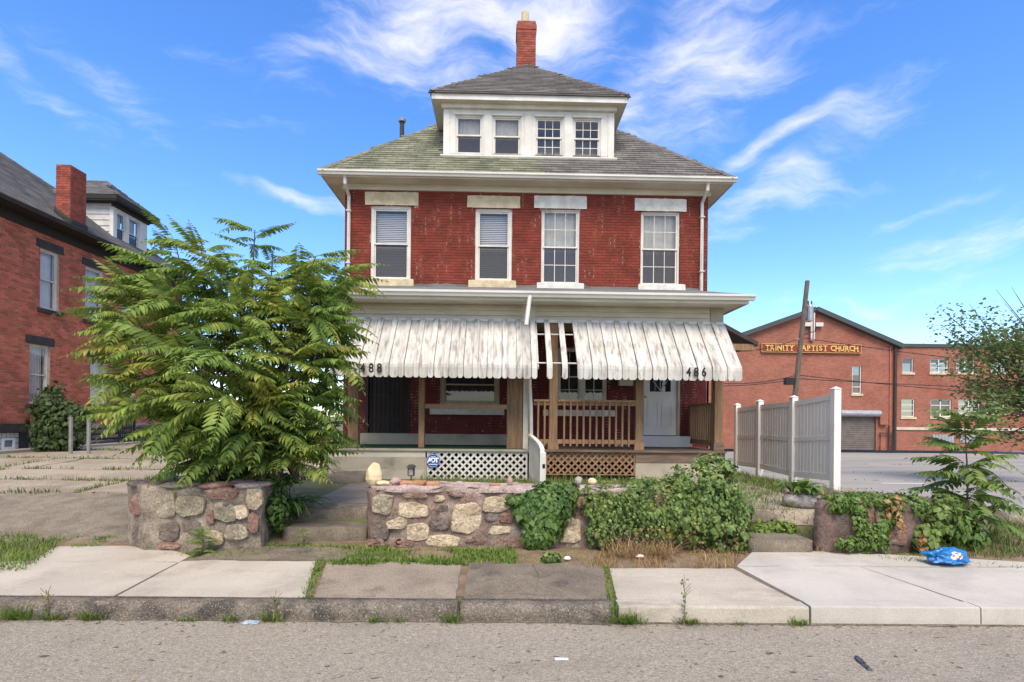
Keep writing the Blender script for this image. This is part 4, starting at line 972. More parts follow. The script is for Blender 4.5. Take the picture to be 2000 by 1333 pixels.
d = panel_holes(MB(), x-hw+.062, x+hw-.062, z0+.01, z1-.062, hl_, FY+.02, FY+.06).build('front_door', MT['door_white'], house); tag(d, 'white panelled door with fan light')
MB().add([(x-.26, FY+.035, z0+1.08), (x+.26, FY+.035, z0+1.08), (x+.26, FY+.035, z0+1.5), (x-.26, FY+.035, z0+1.5)], [(0,1,2,3)]).build('pane', MT['dark_glass'], d)
for px in (-.17, .17):
    for (a, b) in ((.22, .86),):
        pm = MB(); o_ = .13
        for (aa, bb, cc, dd) in ((px-o_, px+o_, a, a+.03), (px-o_, px+o_, b-.03, b), (px-o_, px-o_+.03, a+.03, b-.03), (px+o_-.03, px+o_, a+.03, b-.03)): pm.box(x+aa, x+bb, FY+.008, FY+.0198, z0+cc, z0+dd)
        pm.build('door_panel', MT['door_white'], d)
for k in range(1, 4):
    t = math.pi * k / 4; MB().tube([(x, FY+.028, z0+1.1), (x+.3*math.cos(t)*.85, FY+.028, z0+1.1+.36*math.sin(t))], .008, 4).build('muntin', MT['door_white'], d)
inst('door_knob', rock_mesh('knob', .03, .03, .03, MT['gold'], 1, 0), d, Matrix.Translation((x-hw+.12, FY, z0+.95)))
z0, z1 = zq(w1); window(house, Matrix.Translation((w1[0], FY+.03, z0)), w1[2], w1[3], 'beige_board', glass=('dark_glass', 'dark_glass'), blind=(None, 'curtain'), fw=.1, split=.35)
MB().box(at(840, 808, Y=FY).x, at(985, 808, Y=FY).x, FY-.08, FY-.012, z0-.23, z0-.09).build('sill', MT['white_stone'], house, bevel=.008)
z0, z1 = zq(w2a); hwid = w2a[2]/2
for s in (-1, 1): window(house, Matrix.Translation((w2a[0]+s*hwid/2, FY+.03, z0)), hwid-.004, w2a[3], 'white_trim', glass=('dark_glass', 'dark_glass'), blind=(None, None), fw=.055, rows=(2, 2), cols=(2, 2))
MB().box(at(1060, 812, Y=FY).x, at(1200, 812, Y=FY).x, FY-.08, FY-.012, z0-.27, z0-.12).build('sill', MT['white_stone'], house, bevel=.008)
mbx = MB(); cx_ = at(1222, 745, Y=FY-.1).x; mbx.box(cx_-.17, cx_+.17, FY-.16, FY-.012, zof(752, FY), zof(735, FY)); mbx.build('mailbox', MT['cream_trim'], house, bevel=.01)
# house-centre downspout
xd = at(1035, 600, Y=GYp-.06).x; dn = MB()
dn.tube([(xd, GYp-.05, gzt-.08), (xd-.03, GYp-.1, gzt-.3), (xd-.08, 10.62, at(1032, 636, Y=10.62).z)], .045, 8)
dn.build('downspout', MT['white_metal'], house)
xd2 = at(1037, 800, Y=PY-.13).x; MB().tube([(xd2-.04, PY-.13, zof(735)), (xd2, PY-.13, zof(800)), (xd2+.03, PY-.13, zof(925))], .04, 8).build('downspout', MT['white_metal'], house)
# awnings
AY0 = PY - .03; AZ0 = zs0 - .005; AY1 = 10.5; AZ1 = at(1000, 712, Y=AY1).z; VZ = at(1000, 740, Y=AY1).z
def slat_mesh(w_, lift, m):
    n = Vector((0, AZ0 - AZ1, -(AY1 - AY0))).normalized() * -1
    pts = [(0, 0)]; L = Vector((AY1-AY0, AZ1-AZ0)); steps_ = [L * .03, L * .5, L * .94]
    path_ = [Vector((0, 0)), L*.5, L*.93, L + Vector((-.012, -.02)), L + Vector((-.022, -.075)), L + Vector((-.022, VZ-AZ1+.045))]
    mb = MB(); h = w_/2; nrm = []
    for i, p in enumerate(path_):
        d = (path_[min(i+1, 5)] - path_[max(i-1, 0)]).normalized(); nrm.append(Vector((d.y, -d.x)))
    vs = []
    for p, nn in zip(path_, nrm):
        if nn.x > 0: nn = -nn
        q = p + nn * lift; b = p + nn * (lift - .018)
        vs += [(-h, b.x, b.y), (-h+.008, q.x, q.y), (h-.008, q.x, q.y), (h, b.x, b.y)]
    fs = [(i*4+k, i*4+k+1, (i+1)*4+k+1, (i+1)*4+k) for i in range(5) for k in range(3)]
    b = len(vs); e = path_[-1]
    for xx, dz in ((-h*.72, -.03), (-h*.45, -.045), (h*.45, -.045), (h*.72, -.03)): vs.append((xx, e.x - lift, e.y + dz))
    fs.append((21, b, b+1, b+2, b+3, 22))
    fs.append((20, b, 21)); fs.append((22, b+3, 23))
    mb.add(vs, fs); return mb.mesh('slat', m)
def awning(label, u0, u1, flare, skip, extra=()):
    xa = at(u0, 632, Y=AY0).x; xb = at(u1, 632, Y=AY0).x; n = int(round((xb - xa) / .146)); w_ = (xb - xa) / n
    rods = MB()
    for t in (.28, .93): rods.tube([(xa-.0, lerp(AY0, AY1, t)+.02, lerp(AZ0, AZ1, t)-.03), (xb+.0, lerp(AY0, AY1, t)+.02, lerp(AZ0, AZ1, t)-.03)], .016, 6)
    rods.box(xa, xb, AY0-.02, AY0+.02, AZ0-.03, AZ0+.03)
    for xx in (xa, xb):
        rods.tube([(xx, AY0, AZ0-.04), (xx, AY1+.06, AZ1-.04)], .014, 6); rods.tube([(xx, PY, AZ1-.1), (xx, AY1+.06, AZ1-.06)], .014, 6)
    a = rods.build('awning', MT['white_metal'], house); tag(a, label)
    m1 = slat_mesh(w_*.80, .042, MT['awning_white']); m2 = slat_mesh(w_*1.28, .006, MT['awning_white'])
    for i in range(n):
        if i in skip: continue
        x = xa + (i + .5) * w_
        inst('slat', m1 if i % 2 else m2, a, Matrix.Translation((x, AY0, AZ0)) @ Matrix.Rotation(ru(-.004, .004), 4, 'Y'))
    return a, xa, xb, w_
aw1, xa1, xb1_, w1_ = awning('weathered white metal awning with number 488', 672, 1046, 0, ())
aw2, xa2, xb2, w2_ = awning('weathered white metal awning with missing slats and number 486', 1047, 1413, 0, (0, 2, 4))
AF = AY1 - .062
for a, us, tx in ((aw1, (708, 725, 741), '488'), (aw2, (1345, 1360, 1375), '486')):
    for u, c in zip(us, tx):
        p = at(u, 720 if a == aw1 else 728, Y=AF)
        inst('house_number', text_mesh(c, .25, .006, MT['ink_black'], .004), a, Matrix.Translation((p.x, AF, p.z)) @ Matrix.Rotation(R(90), 4, 'X') @ Matrix.Diagonal((.8, 1, 1, 1)))
# lean-to roof on the far right side
lx = HX; la = at(1481, 672, Y=15.2)
sr = MB(); sr.add([(HX+.02, 15.2, la.z+1.25), (la.x, 15.2, la.z+.06), (la.x, 19, la.z+.06), (HX+.02, 19, la.z+1.25), (HX+.02, 15.2, la.z+1.1), (la.x, 15.2, la.z-.06), (la.x, 19, la.z-.06), (HX+.02, 19, la.z+1.1)],
   [(0,1,2,3), (7,6,5,4), (0,4,5,1), (1,5,6,2), (2,6,7,3), (3,7,4,0)]); sr.build('side_porch_roof', MT['dark_paint'], house)
MB().box(HX+.02, la.x-.05, 15.25, 15.35, la.z-.18, la.z-.0).build('side_porch_beam', MT['rail_wood'], house)
px = at(1398, 770, Y=15.3).x
MB().box(px-.11, px+.11, 15.25, 15.37, .45, la.z-.18).build('side_porch_post', MT['cream_trim'], house)
# ---------------------------------------------------------------- neighbour brick house (left)
NX = -14.1; NZ = .78; NT = 7.35; NY0 = 9.5; NY1 = 23.0
nb = thing('brick_house', 'tall red brick house with grey roof, brick chimney and white sided dormer', 'house', (NX - 4, 16, NZ))
MN = Matrix.Translation((NX, NY0, NZ)) @ Matrix.Rotation(R(90), 4, 'Z')     # local x -> +Y, local -y -> +X
def nrect(u0, v0, u1, v1):
    a = at(u0, (v0+v1)/2, X=NX).y; b = at(u1, (v0+v1)/2, X=NX).y; c = (u0+u1)/2
    z1 = at(c, v0, X=NX).z; z0 = at(c, v1, X=NX).z
    return a - NY0, b - NY0, z0 - NZ, z1 - NZ
fz = at(100, 830, X=NX).z - NZ
nw = [nrect(78, 490, 115, 606), nrect(166, 525, 203, 628), nrect(57, 674, 97, 790), nrect(176, 702, 208, 790), nrect(237, 565, 262, 640), nrect(240, 725, 264, 790)]
bwn = nrect(-6, 845, 36, 889); dgate = nrect(234, 795, 262, 868)
holes_n = nw + [bwn]
W_ = NY1 - NY0; H_ = NT - NZ
wn = panel_holes(MB(MN), 0, W_, 0, H_ + .1, holes_n, 0, .25).build('side_wall', MT['red_mortar'], nb)
lintn = [(h[0]-.14, h[1]+.14, h[3], h[3]+.24) for h in nw]
brick_field(wn, MN, W_, H_, nw + lintn + [(0, W_, -1, fz)], MT['red_brick'], ch=.0725, bl=.215, ind=lambda x, z: 4.3 < x < 6.3 and z > 1.2, inside=lambda x, z: x > 3.2)
MB(MN).box(0, W_, .25, .4, 0, .01).build('footing', MT['found_stone'], nb)
for i, (a, b, c, d) in enumerate(nw):
    window(nb, MN @ Matrix.Translation(((a+b)/2, .05, c)), b-a, d-c, 'white_trim', glass=('glass', 'glass'), blind=('white_curtain', 'white_curtain'), fw=.05)
    MB(MN).box(a-.14, b+.14, -.03, .1, d+.003, d+.24).build('lintel', MT['dark_paint'], nb, bevel=.006)
    MB(MN).box(a-.1, b+.1, -.08, .1, c-.12, c-.003).build('sill', MT['dark_paint'], nb, bevel=.006)
# rock-faced foundation blocks
fb = panel_holes(MB(MN), 3, W_, 0, fz-.02, [bwn], -.03, -.005).build('foundation', MT['dark_paint'], nb)
r = 0
for r in range(4):
    x = 3.2 - .2 * (r % 2); hh = fz / 4
    while x < W_:
        wd = .42
        if not (x + wd > bwn[0] and x < bwn[1] + .1):
            o = MB(MN); z0 = r*hh + .006; z1 = (r+1)*hh - .012; a = x + .006; b = x + wd - .006
            o.add([(a, -.03, z0), (b, -.03, z0), (b, -.03, z1), (a, -.03, z1), (a+.05, -.075-ru(0, .03), z0+.04), (b-.05, -.075-ru(0, .03), z0+.04), (b-.05, -.075-ru(0, .03), z1-.04), (a+.05, -.075-ru(0, .03), z1-.04)],
                  [(4,5,6,7), (0,1,5,4), (1,2,6,5), (2,3,7,6), (3,0,4,7)]).build('foundation_block', MT['found_stone'], fb)
        x += wd
a, b, c, d = bwn
gb = MB(MN).box(a, b, .0, .06, c, d).build('basement_window', MT['grey_post'], nb)
for i in range(5):
    for j in range(4):
        xa, xb = lerp(a, b, i/5), lerp(a, b, (i+1)/5); za, zb = lerp(c, d, j/4), lerp(c, d, (j+1)/4)
        if 1 <= i <= 3 and j in (1, 2): continue
        MB(MN).box(xa+.012, xb-.012, -.015, -.001, za+.012, zb-.012).build('glass_block', MT['blind'], gb, bevel=.006)
v_ = MB(MN); xa, xb, za, zb = lerp(a, b, .2), lerp(a, b, .8), lerp(c, d, .25), lerp(c, d, .75)
v_.box(xa, xb, -.03, -.001, za, za+.06); v_.box(xa, xb, -.03, -.001, zb-.06, zb); v_.box(xa, xa+.06, -.03, -.001, za+.06, zb-.06); v_.box(xb-.06, xb, -.03, -.001, za+.06, zb-.06); v_.build('vent_frame', MT['ink_white'], gb)
MB(MN).box(a-.1, b+.12, -.1, .05, d+.01, d+.24).build('lintel', MT['dark_paint'], nb)
MB().box(NX-9, NX-.26, NY0, NY0+.2, NZ, NT).build('front_wall', MT['red_brick'], nb); MB().box(NX-9, NX-.26, NY1-.2, NY1, NZ, NT).build('back_wall', MT['red_brick'], nb); MB().box(NX-9, NX-8.8, NY0+.2, NY1-.2, NZ, NT).build('side_wall', MT['red_brick'], nb)
MB().box(NX-8.8, NX-.26, NY0+.2, NY1-.2, 3.9, 4.0).build('upper_floor', MT['interior'], nb); MB().box(NX-8.8, NX-.26, NY0+.2, NY1-.2, 7.2, 7.3).build('attic_floor', MT['interior'], nb)
NEX = NX + .48; NEZ = NT + .12; NP = .76
sf = MB(); sf.box(NX-9.4, NEX-.03, NY0-.4, NY1+.4, NT+.002, NT+.06); sf.build('soffit', MT['roof_edge'], nb)
MB().box(NX, NX+.05, NY0, NY1, NT-.28, NT).build('frieze_board', MT['roof_edge'], nb)
g = MB(); gutter(g, (NEX-.03, NY0-.4, NEZ+.02), (NEX-.03, NY1+.4, NEZ+.02), .11, out=(1, 0, 0)); g.build('gutter', MT['dark_paint'], nb)
hw = (NEX - (NX - 9.45)) / 2; ncx = NEX - hw; Ya, Yb = NY0 - .4, NY1 + .4
nrf = MB().add([(ncx-hw, Ya, NEZ), (NEX, Ya, NEZ), (NEX, Yb, NEZ), (ncx-hw, Yb, NEZ), (ncx, Ya+hw, NEZ+hw*NP), (ncx, Yb-hw, NEZ+hw*NP)], [(0,1,4), (1,2,5,4), (2,3,5), (3,0,4,5), (3,2,1,0)]).build('roof', MT['slate_shingle'], nb)
Mr = frameM((NEX, Ya, NEZ), (0, 1, 0), (-1, 0, NP)); nl = hw * math.sqrt(1+NP*NP); LY = Yb - Ya
shingles(nrf, Mr, [(0, 0), (LY, 0), (LY-hw, nl), (hw, nl)], MT['slate_shingle'], ind=lambda x, y: 4.8 < x < 10 and .3 < y < 2.2, skip=lambda x, y: x < 2.5)
hipcap((NEX, Yb, NEZ+.01), (ncx, Yb-hw, NEZ+hw*NP), nrf, MT['slate_shingle'], 22)
# its chimney
a = at(109, 400, X=-14.75).y; cyy = 16.5; cxx = at(137, 400, Y=cyy).x; cz1 = at(137, 322, Y=cyy).z
cy1 = at(168, 400, X=cxx).y; cx0 = at(109, 400, Y=cyy).x; zb = NT + .14
nch = MB().box(cx0, cxx, cyy, cy1, zb, cz1).build('chimney', MT['chimney_mortar'], nb)
brick_field(nch, Matrix.Translation((cx0, cyy, zb)), cxx-cx0, cz1-zb, [], MT['chimney_brick'], ch=.0725, bl=.215, ind=lambda x, z: z > .5)
brick_field(nch, Matrix.Translation((cxx, cyy, zb)) @ Matrix.Rotation(R(90), 4, 'Z'), cy1-cyy, cz1-zb, [], MT['chimney_brick'], ch=.0725, bl=.215)
lumpy([(cx0-.03, cyy-.03), (cxx+.03, cyy-.03), (cxx+.03, cy1+.03), (cx0-.03, cy1+.03)], zb-.02, zb+.4, .1, .02, 3, topz=lambda p: NEZ + (NEX - p.x) * NP + .2).build('flashing', MT['roof_edge'], nch, smooth=True)
# its dormer
DXN = -14.45; ya = at(222, 440, X=DXN).y; yb = at(279, 460, X=DXN).y + .25; zt = at(222, 396, X=DXN).z; zb2 = at(222, 478, X=DXN).z; xw = at(164, 430, Y=ya).x - .6
hn = []
for (u0, v0, u1, v1) in ((228, 416, 246, 480), (252, 428, 273, 492)):
    y0_, y1_ = at(u0, 440, X=DXN).y, at(u1, 460, X=DXN).y; c_ = (u0+u1)/2; hn.append((y0_-ya, y1_-ya, at(c_, v1, X=DXN).z-zb2, at(c_, v0, X=DXN).z-zb2))
MD = Matrix.Translation((DXN, ya, zb2)) @ Matrix.Rotation(R(90), 4, 'Z')
panel_holes(MB(MD), 0, yb-ya, -.3, zt-zb2, hn, 0, .12).build('dormer_front', MT['white_trim'], nb)
for (a, b, c, d) in hn:
    window(nb, MD @ Matrix.Translation(((a+b)/2, .02, c)), b-a, d-c, 'white_trim', glass=('glass', 'dark_glass'), blind=('curtain', None), fw=.045)
MB(MD).box(-.05, yb-ya+.05, -.08, -.001, -.14, .0).build('dormer_sill', MT['white_trim'], nb)
ck = MB().box(xw, DXN-.121, ya+.02, ya+.1, zb2-.5, zt).build('dormer_cheek', MT['white_trim'], nb)
nbo = 9
for k in range(nbo):
    z = lerp(zb2-.35, zt, k/nbo); hh = (zt-zb2+.35)/nbo
    MB().add([(xw, ya-.012, z), (DXN-.13, ya-.012, z), (DXN-.13, ya+.012, z+hh), (xw, ya+.012, z+hh), (xw, ya+.02, z), (DXN-.13, ya+.02, z)], [(0,1,2,3), (4,5,1,0)]).build('siding_board', MT['white_metal'], ck)
MB().box(DXN-.13, DXN+.004, ya-.02, ya-.001, zb2-.3, zt).build('corner_board', MT['white_trim'], nb)
o_ = .3; ex0, ex1, ey0, ey1 = xw-.5, DXN+o_, ya-o_, yb+o_; hw2 = (ey1-ey0)/2; zz = zt + .02; P3 = .8
MB().box(ex0, ex1-.02, ey0+.02, ey1-.02, zt-.02, zt+.03).build('dormer_soffit', MT['roof_edge'], nb)
MB().box(DXN-.05, DXN+.06, ya-.06, yb+.06, zt-.14, zt-.021).build('dormer_frieze', MT['roof_edge'], nb)
drf2 = MB().add([(ex0, ey0, zz+.16), (ex1, ey0, zz+.16), (ex1, ey1, zz+.16), (ex0, ey1, zz+.16), (ex1-hw2*1.0, (ey0+ey1)/2, zz+.16+hw2*P3), (ex0, (ey0+ey1)/2, zz+.16+hw2*P3), (ex0, ey0, zz+.012), (ex1, ey0, zz+.012), (ex1, ey1, zz+.012), (ex0, ey1, zz+.012)],
    [(1,2,4), (0,1,4,5), (2,3,5,4), (6,7,1,0), (7,8,2,1), (8,9,3,2), (9,8,7,6), (9,6,0,5,3)]).build('dormer_roof', MT['roof_edge'], nb)
shingles(drf2, frameM((ex1, ey0, zz+.16), (0, 1, 0), (-1, 0, P3)), [(0, 0), (ey1-ey0, 0), (hw2, hw2*math.sqrt(1+P3*P3))], MT['slate_shingle'])
shingles(drf2, frameM((ex0, ey0, zz+.16), (1, 0, 0), (0, 1, P3)), [(0, 0), (ex1-ex0, 0), (ex1-ex0-hw2, hw2*math.sqrt(1+P3*P3)), (0, hw2*math.sqrt(1+P3*P3))], MT['slate_shingle'])
# posts and gate by the neighbour's wall
for u, lab in ((138, 'bare grey metal fence post beside the dark shrub'), (173, 'bare grey metal fence post between shrub and iron gate')):
    p = at(u, 884, Z=.8); o = MB().tube([(p.x, p.y, .74), (p.x, p.y, at(u, 815, Y=p.y).z)], .045, 8).build('fence_post', MT['grey_post'], None); tag(o, lab, 'post', 'fence posts by the brick house')
gt = thing('iron_gate', 'narrow black iron gate against the brick house foundation', 'gate', (NX+.45, 18.4, .78))
gy0 = at(232, 840, X=NX+.45).y; gy1 = at(264, 840, X=NX+.45).y; gx = NX + .45
g_ = MB(); g_.box(gx-.02, gx+.02, gy0, gy0+.05, .78, 2.3); g_.box(gx-.02, gx+.02, gy1-.05, gy1, .78, 2.3); g_.box(gx-.02, gx+.02, gy0+.05, gy1-.05, 2.24, 2.3); g_.box(gx-.02, gx+.02, gy0+.05, gy1-.05, .9, .95); g_.build('gate_frame', MT['black_iron'], gt)
for k in range(8):
    y = lerp(gy0+.1, gy1-.1, k/7); MB().box(gx-.01, gx+.01, y-.01, y+.01, .95, 2.24).build('bar', MT['black_iron'], gt)

# ---------------------------------------------------------------- church
CY = 35.0; cbz = at(1800, 879, Y=CY).z - .05
chb = thing('church_building', 'long red brick church hall with gable, cross, flat wing and gold lettered sign', 'church', (22, CY, cbz))
def cp(u, v, Y=CY): p = at(u, v, Y=Y); return p.x, p.z
A = cp(1590, 609); Lf = cp(1385, 681); Rt = cp(1745, 676)
cwin = [(1664, 715, 1683, 770), (1765, 699, 1787, 728), (1763, 779, 1790, 815), (1819, 700, 1856, 728), (1820, 780, 1862, 815), (1874, 780, 1918, 809), (1926, 780, 1966, 809), (1870, 701, 1908, 728), (1938, 701, 1968, 728), (1990, 701, 2030, 728), (1990, 780, 2030, 809)]
hs = []
for q in cwin:
    x, z, w_, h_ = rect(*q, CY); hs.append((x-w_/2, x+w_/2, z-h_/2, z+h_/2))
rd = rect(1640, 812, 1712, 880, CY); rdh = (rd[0]-rd[2]/2, rd[0]+rd[2]/2, cbz, rd[1]+rd[3]/2)
gbx0 = Lf[0]; gbx1 = Rt[0]
gw = panel_holes(MB(), gbx0, gbx1, cbz, Rt[1]-.02, hs + [rdh], CY, CY+.3); gw.add([(gbx0, CY, Rt[1]-.02), (gbx1, CY, Rt[1]-.02), (A[0], CY, A[1])], [(0, 1, 2)])
gw.add([(gbx0, CY, Rt[1]-.02), (gbx0, CY+14, Rt[1]-.02), (gbx0, CY+14, cbz), (gbx0, CY, cbz)], [(0, 1, 2, 3)])
gw.build('gable_wall', MT['church_brick'], chb)
wx1 = at(2120, 780, Y=CY).x; WT = at(1870, 679, Y=CY).z
wing = panel_holes(MB(), gbx1, wx1, cbz, WT, hs, CY+.12, CY+.4); wing.add([(gbx1, CY, cbz), (gbx1, CY+.12, cbz), (gbx1, CY+.12, WT), (gbx1, CY, WT)], [(0,1,2,3)])
wing.build('wing_wall', MT['church_brick'], chb)
MB().box(gbx1+.02, wx1+.2, CY+.02, CY+10, WT+.002, WT+.22).build('wing_roof', MT['church_roof'], chb)
th = .28; rf_ = MB()
for (P, Q) in ((Lf, A), (A, Rt)):
    d = Vector((Q[0]-P[0], Q[1]-P[1])).normalized(); n_ = Vector((-d.y, d.x)) * th; e = .0
    P_ = Vector(P) - d*(.5 if P is Lf else 0); Q_ = Vector(Q) + d*(.5 if Q is Rt else 0)
    rf_.prism([tuple(P_), tuple(Q_), tuple(Q_+n_), tuple(P_+n_)], CY-.35, CY+14, 'y')
rf_.build('gable_roof', MT['church_roof'], chb)
for i, h in enumerate(hs):
    w_ = h[1]-h[0]; h_ = h[3]-h[2]; wide = w_ > h_ * .95
    big = i >= 3
    fr = MB(); yy = CY + (.06 if i == 0 else .18)
    f = .065 if i != 1 else .05
    fr.box(h[0], h[0]+f, yy, yy+.08, h[2], h[3]); fr.box(h[1]-f, h[1], yy, yy+.08, h[2], h[3]); fr.box(h[0]+f, h[1]-f, yy, yy+.08, h[3]-f, h[3]); fr.box(h[0]+f, h[1]-f, yy-.02, yy+.08, h[2], h[2]+f)
    if big: c_ = (h[0]+h[1])/2; fr.box(c_-.035, c_+.035, yy+.01, yy+.07, h[2]+f, h[3]-f)
    for t in ((.25,) if i == 0 else (.33, .66)) if i != 1 else (): zz = lerp(h[2], h[3], t); fr.box(h[0]+f, h[1]-f, yy+.02, yy+.06, zz-.025, zz+.025)
    wn_ = fr.build('window', MT['white_trim'], chb)
    MB().add([(h[0]+f, yy+.05, h[2]+f), (h[1]-f, yy+.05, h[2]+f), (h[1]-f, yy+.05, h[3]-f), (h[0]+f, yy+.05, h[3]-f)], [(0,1,2,3)]).build('pane', MT['church_glass'], wn_)
    if i in (4, 7): MB().add([(h[0]+f, yy+.09, h[2]+f), (h[1]-f, yy+.09, h[2]+f), (h[1]-f, yy+.09, h[3]-f), (h[0]+f, yy+.09, h[3]-f)], [(0,1,2,3)]).build('blind', MT['blind'], wn_)
    MB().box(h[0]-.08, h[1]+.08, yy-.12 if i else CY-.06, yy-.001, h[2]-.14, h[2]-.002).build('sill', MT['tan_stone'], chb)
MB().box(hs[0][0]-.3, wx1, CY+22, CY+22.2, cbz, WT).build('back_wall', MT['church_brick'], chb)
MB().box(gbx1+.03, wx1, CY+.05, CY+.119, at(1870, 841, Y=CY).z, at(1870, 836, Y=CY).z).build('belt_course', MT['cream_trim'], chb)
for q in ((1822, 849, 1866, 866), (1876, 849, 1918, 866)):
    x, z, w_, h_ = rect(*q, CY); gbk = MB().box(x-w_/2, x+w_/2, CY+.08, CY+.119, z-h_/2, z+h_/2).build('block_window', MT['grey_post'], chb)
    for k in range(7): MB().box(lerp(x-w_/2, x+w_/2, k/7)+.02, lerp(x-w_/2, x+w_/2, (k+1)/7)-.02, CY+.06, CY+.079, z-h_/2+.03, z+h_/2-.03).build('glass_block', MT['steel'], gbk)
rdo = MB().box(rdh[0], rdh[1], CY+.14, CY+.2, cbz, rdh[3]).build('roller_door', MT['roller'], chb)
n_ = 16
for k in range(n_): z = lerp(cbz, rdh[3], k/n_); MB().box(rdh[0]+.02, rdh[1]-.02, CY+.11, CY+.139, z+.012, lerp(cbz, rdh[3], (k+1)/n_)-.012).build('slat', MT['roller'], rdo, bevel=.012)
hz = at(1676, 808, Y=CY).z; MB().tube([(rdh[0]-.1, CY-.12, hz), (rdh[1]+.15, CY-.12, hz)], .22, 12).build('roller_hood', MT['steel'], chb)
x = at(1746, 780, Y=CY).x; MB().tube([(x, CY-.1, WT-.05), (x, CY-.1, cbz)], .1, 8).build('downspout', MT['dark_paint'], chb)
x2 = at(1737, 780, Y=CY).x; MB().tube([(x2, CY-.05, WT-.05), (x2, CY-.05, at(1737, 836, Y=CY).z)], .03, 6).build('conduit', MT['red_brick'], chb)
p = MB(); z_ = at(1725, 846, Y=CY).z
p.tube([(at(1716, 840, Y=CY).x, CY-.15, cbz), (at(1716, 840, Y=CY).x, CY-.15, z_), (at(1740, 840, Y=CY).x, CY-.15, z_), (at(1740, 840, Y=CY).x, CY-.15, cbz)], .05, 6); p.tube([(at(1733, 840, Y=CY).x, CY-.15, cbz), (at(1733, 840, Y=CY).x, CY-.15, z_+.5)], .05, 6); p.build('gas_pipe', MT['dark_paint'], chb)
x, z, w_, h_ = rect(1715, 805, 1730, 830, CY); MB().box(x-w_/2, x+w_/2, CY-.2, CY-.001, z-h_/2, z+h_/2).build('meter_box', MT['church_brick'], chb)
# gold lettering
x, z, w_, h_ = rect(1483, 673, 1682, 690, CY)
sg = MB().box(x-w_/2, x+w_/2, CY-.14, CY-.002, z-h_/2, z+h_/2).build('sign_board', MT['sign_red'], chb, bevel=.02)
b_ = MB(); t_ = .025
for (xa, xb, za, zb) in ((-w_/2, w_/2, -h_/2, -h_/2+t_), (-w_/2, w_/2, h_/2-t_, h_/2), (-w_/2, -w_/2+t_, -h_/2+t_, h_/2-t_), (w_/2-t_, w_/2, -h_/2+t_, h_/2-t_)): b_.box(x+xa, x+xb, CY-.165, CY-.141, z+za, z+zb)
b_.build('sign_border', MT['gold'], sg)
txt = 'TRINITY BAPTIST CHURCH'; adv = {'I': .58, ' ': .62}; tot = sum(adv.get(c, 1) for c in txt); xx = x - w_/2 + .22; step_ = (w_ - .44) / tot
for c in txt:
    a = adv.get(c, 1) * step_
    if c != ' ':
        cxl = xx + a/2
        inst('letter', text_mesh(c, .47, .03, MT['gold'], .010), sg, Matrix.Translation((cxl, CY-.17, z)) @ Matrix.Rotation(R(90), 4, 'X') @ Matrix.Diagonal((.92, 1, 1, 1)))
        sr_ = MB()
        for zz in (-.185, .165):
            if c in 'TIPYF' and zz < 0: sr_.box(cxl-.1, cxl+.1, CY-.2, CY-.14, z+zz, z+zz+.03)
            if c in 'RNAH' and zz < 0:
                for s in (-1, 1): sr_.box(cxl+s*.13-.07, cxl+s*.13+.07, CY-.2, CY-.14, z+zz, z+zz+.03)
            if c in 'NYHUI' and zz > 0:
                for s in ((-1, 1) if c != 'I' else (0,)): sr_.box(cxl+s*.13-.075, cxl+s*.13+.075, CY-.2, CY-.14, z+zz, z+zz+.03)
        if sr_.f: sr_.build('letter_serif', MT['gold'], sg)
    xx += a
# cross
cx_, zt_ = cp(1584, 622); _, zb_ = cp(1584, 666); ax0, az = cp(1567, 635); ax1, _ = cp(1604, 635); _, zt_ = cp(1584, 612)
cr = MB(); cr.box(cx_-.13, cx_+.13, CY-.25, CY-.1, zb_, zt_); cr.box(ax0, cx_-.131, CY-.25, CY-.1, az-.13, az+.13); cr.box(cx_+.131, ax1, CY-.25, CY-.1, az-.13, az+.13); cr = cr.build('cross', MT['white_metal'], chb, bevel=.01)
b_ = MB(); b_.box(cx_-.03, cx_+.03, CY-.27, CY-.251, zb_+.1, zt_-.1); b_.build('cross_tube', MT['sign_red'], cr)
st = MB(); a = cp(1860, 672, CY+6); st.tube([(a[0], CY+6, WT), (a[0], CY+6, WT+.5), (a[0], CY+6, WT+.62)], [.5, .45, .1], 10); st.build('roof_vent', MT['steel'], chb)
# bollards
for i, u in enumerate((1917, 1945, 1972, 1999)):
    p = at(u, 882, Z=hgt(20, 31)); o = MB().tube([(p.x, p.y, p.z-.02), (p.x, p.y, p.z+.72), (p.x, p.y, p.z+.8)], [.11, .11, .05], 10).build('bollard', MT['bollard'], None)
    tag(o, ['yellow steel bollard at the open end of the row before the church wing', 'yellow steel bollard second in the row from its open end', 'yellow steel bollard third in the row from its open end', 'yellow steel bollard fourth in the row from its open end'][i], 'bollard', 'bollards before the church')

# ---------------------------------------------------------------- utility pole and cables
UY = 25.0
pb = at(1551, 790, Y=UY); ptp = at(1577, 549, Y=UY); pdir_ = (ptp - pb).normalized(); pz = pb + pdir_ * ((-.3 - pb.z) / pdir_.z)
up_ = thing('utility_pole', 'leaning weathered wooden utility pole with transformer in front of the church', 'utility pole', pz)
MB().tube([pz, ptp], [.135, .10], 10).build('pole', MT['pole_wood'], up_)
def on(v): t = at(1560, v, Y=UY).z; return pb + pdir_ * ((t - pb.z) / pdir_.z)
q = on(615); tx_ = q + Vector((.26, -.05, .12)); t_ = MB().tube([tx_+Vector((0, 0, -.42)), tx_+Vector((0, 0, .25)), tx_+Vector((0, 0, .34))], [.14, .14, .09], 12).build('transformer', MT['steel'], up_)
for s in (-.08, .08): MB().tube([tx_+Vector((s, 0, .33)), tx_+Vector((s, 0, .52))], .03, 6).build('bushing', MT['dark_paint'], t_)
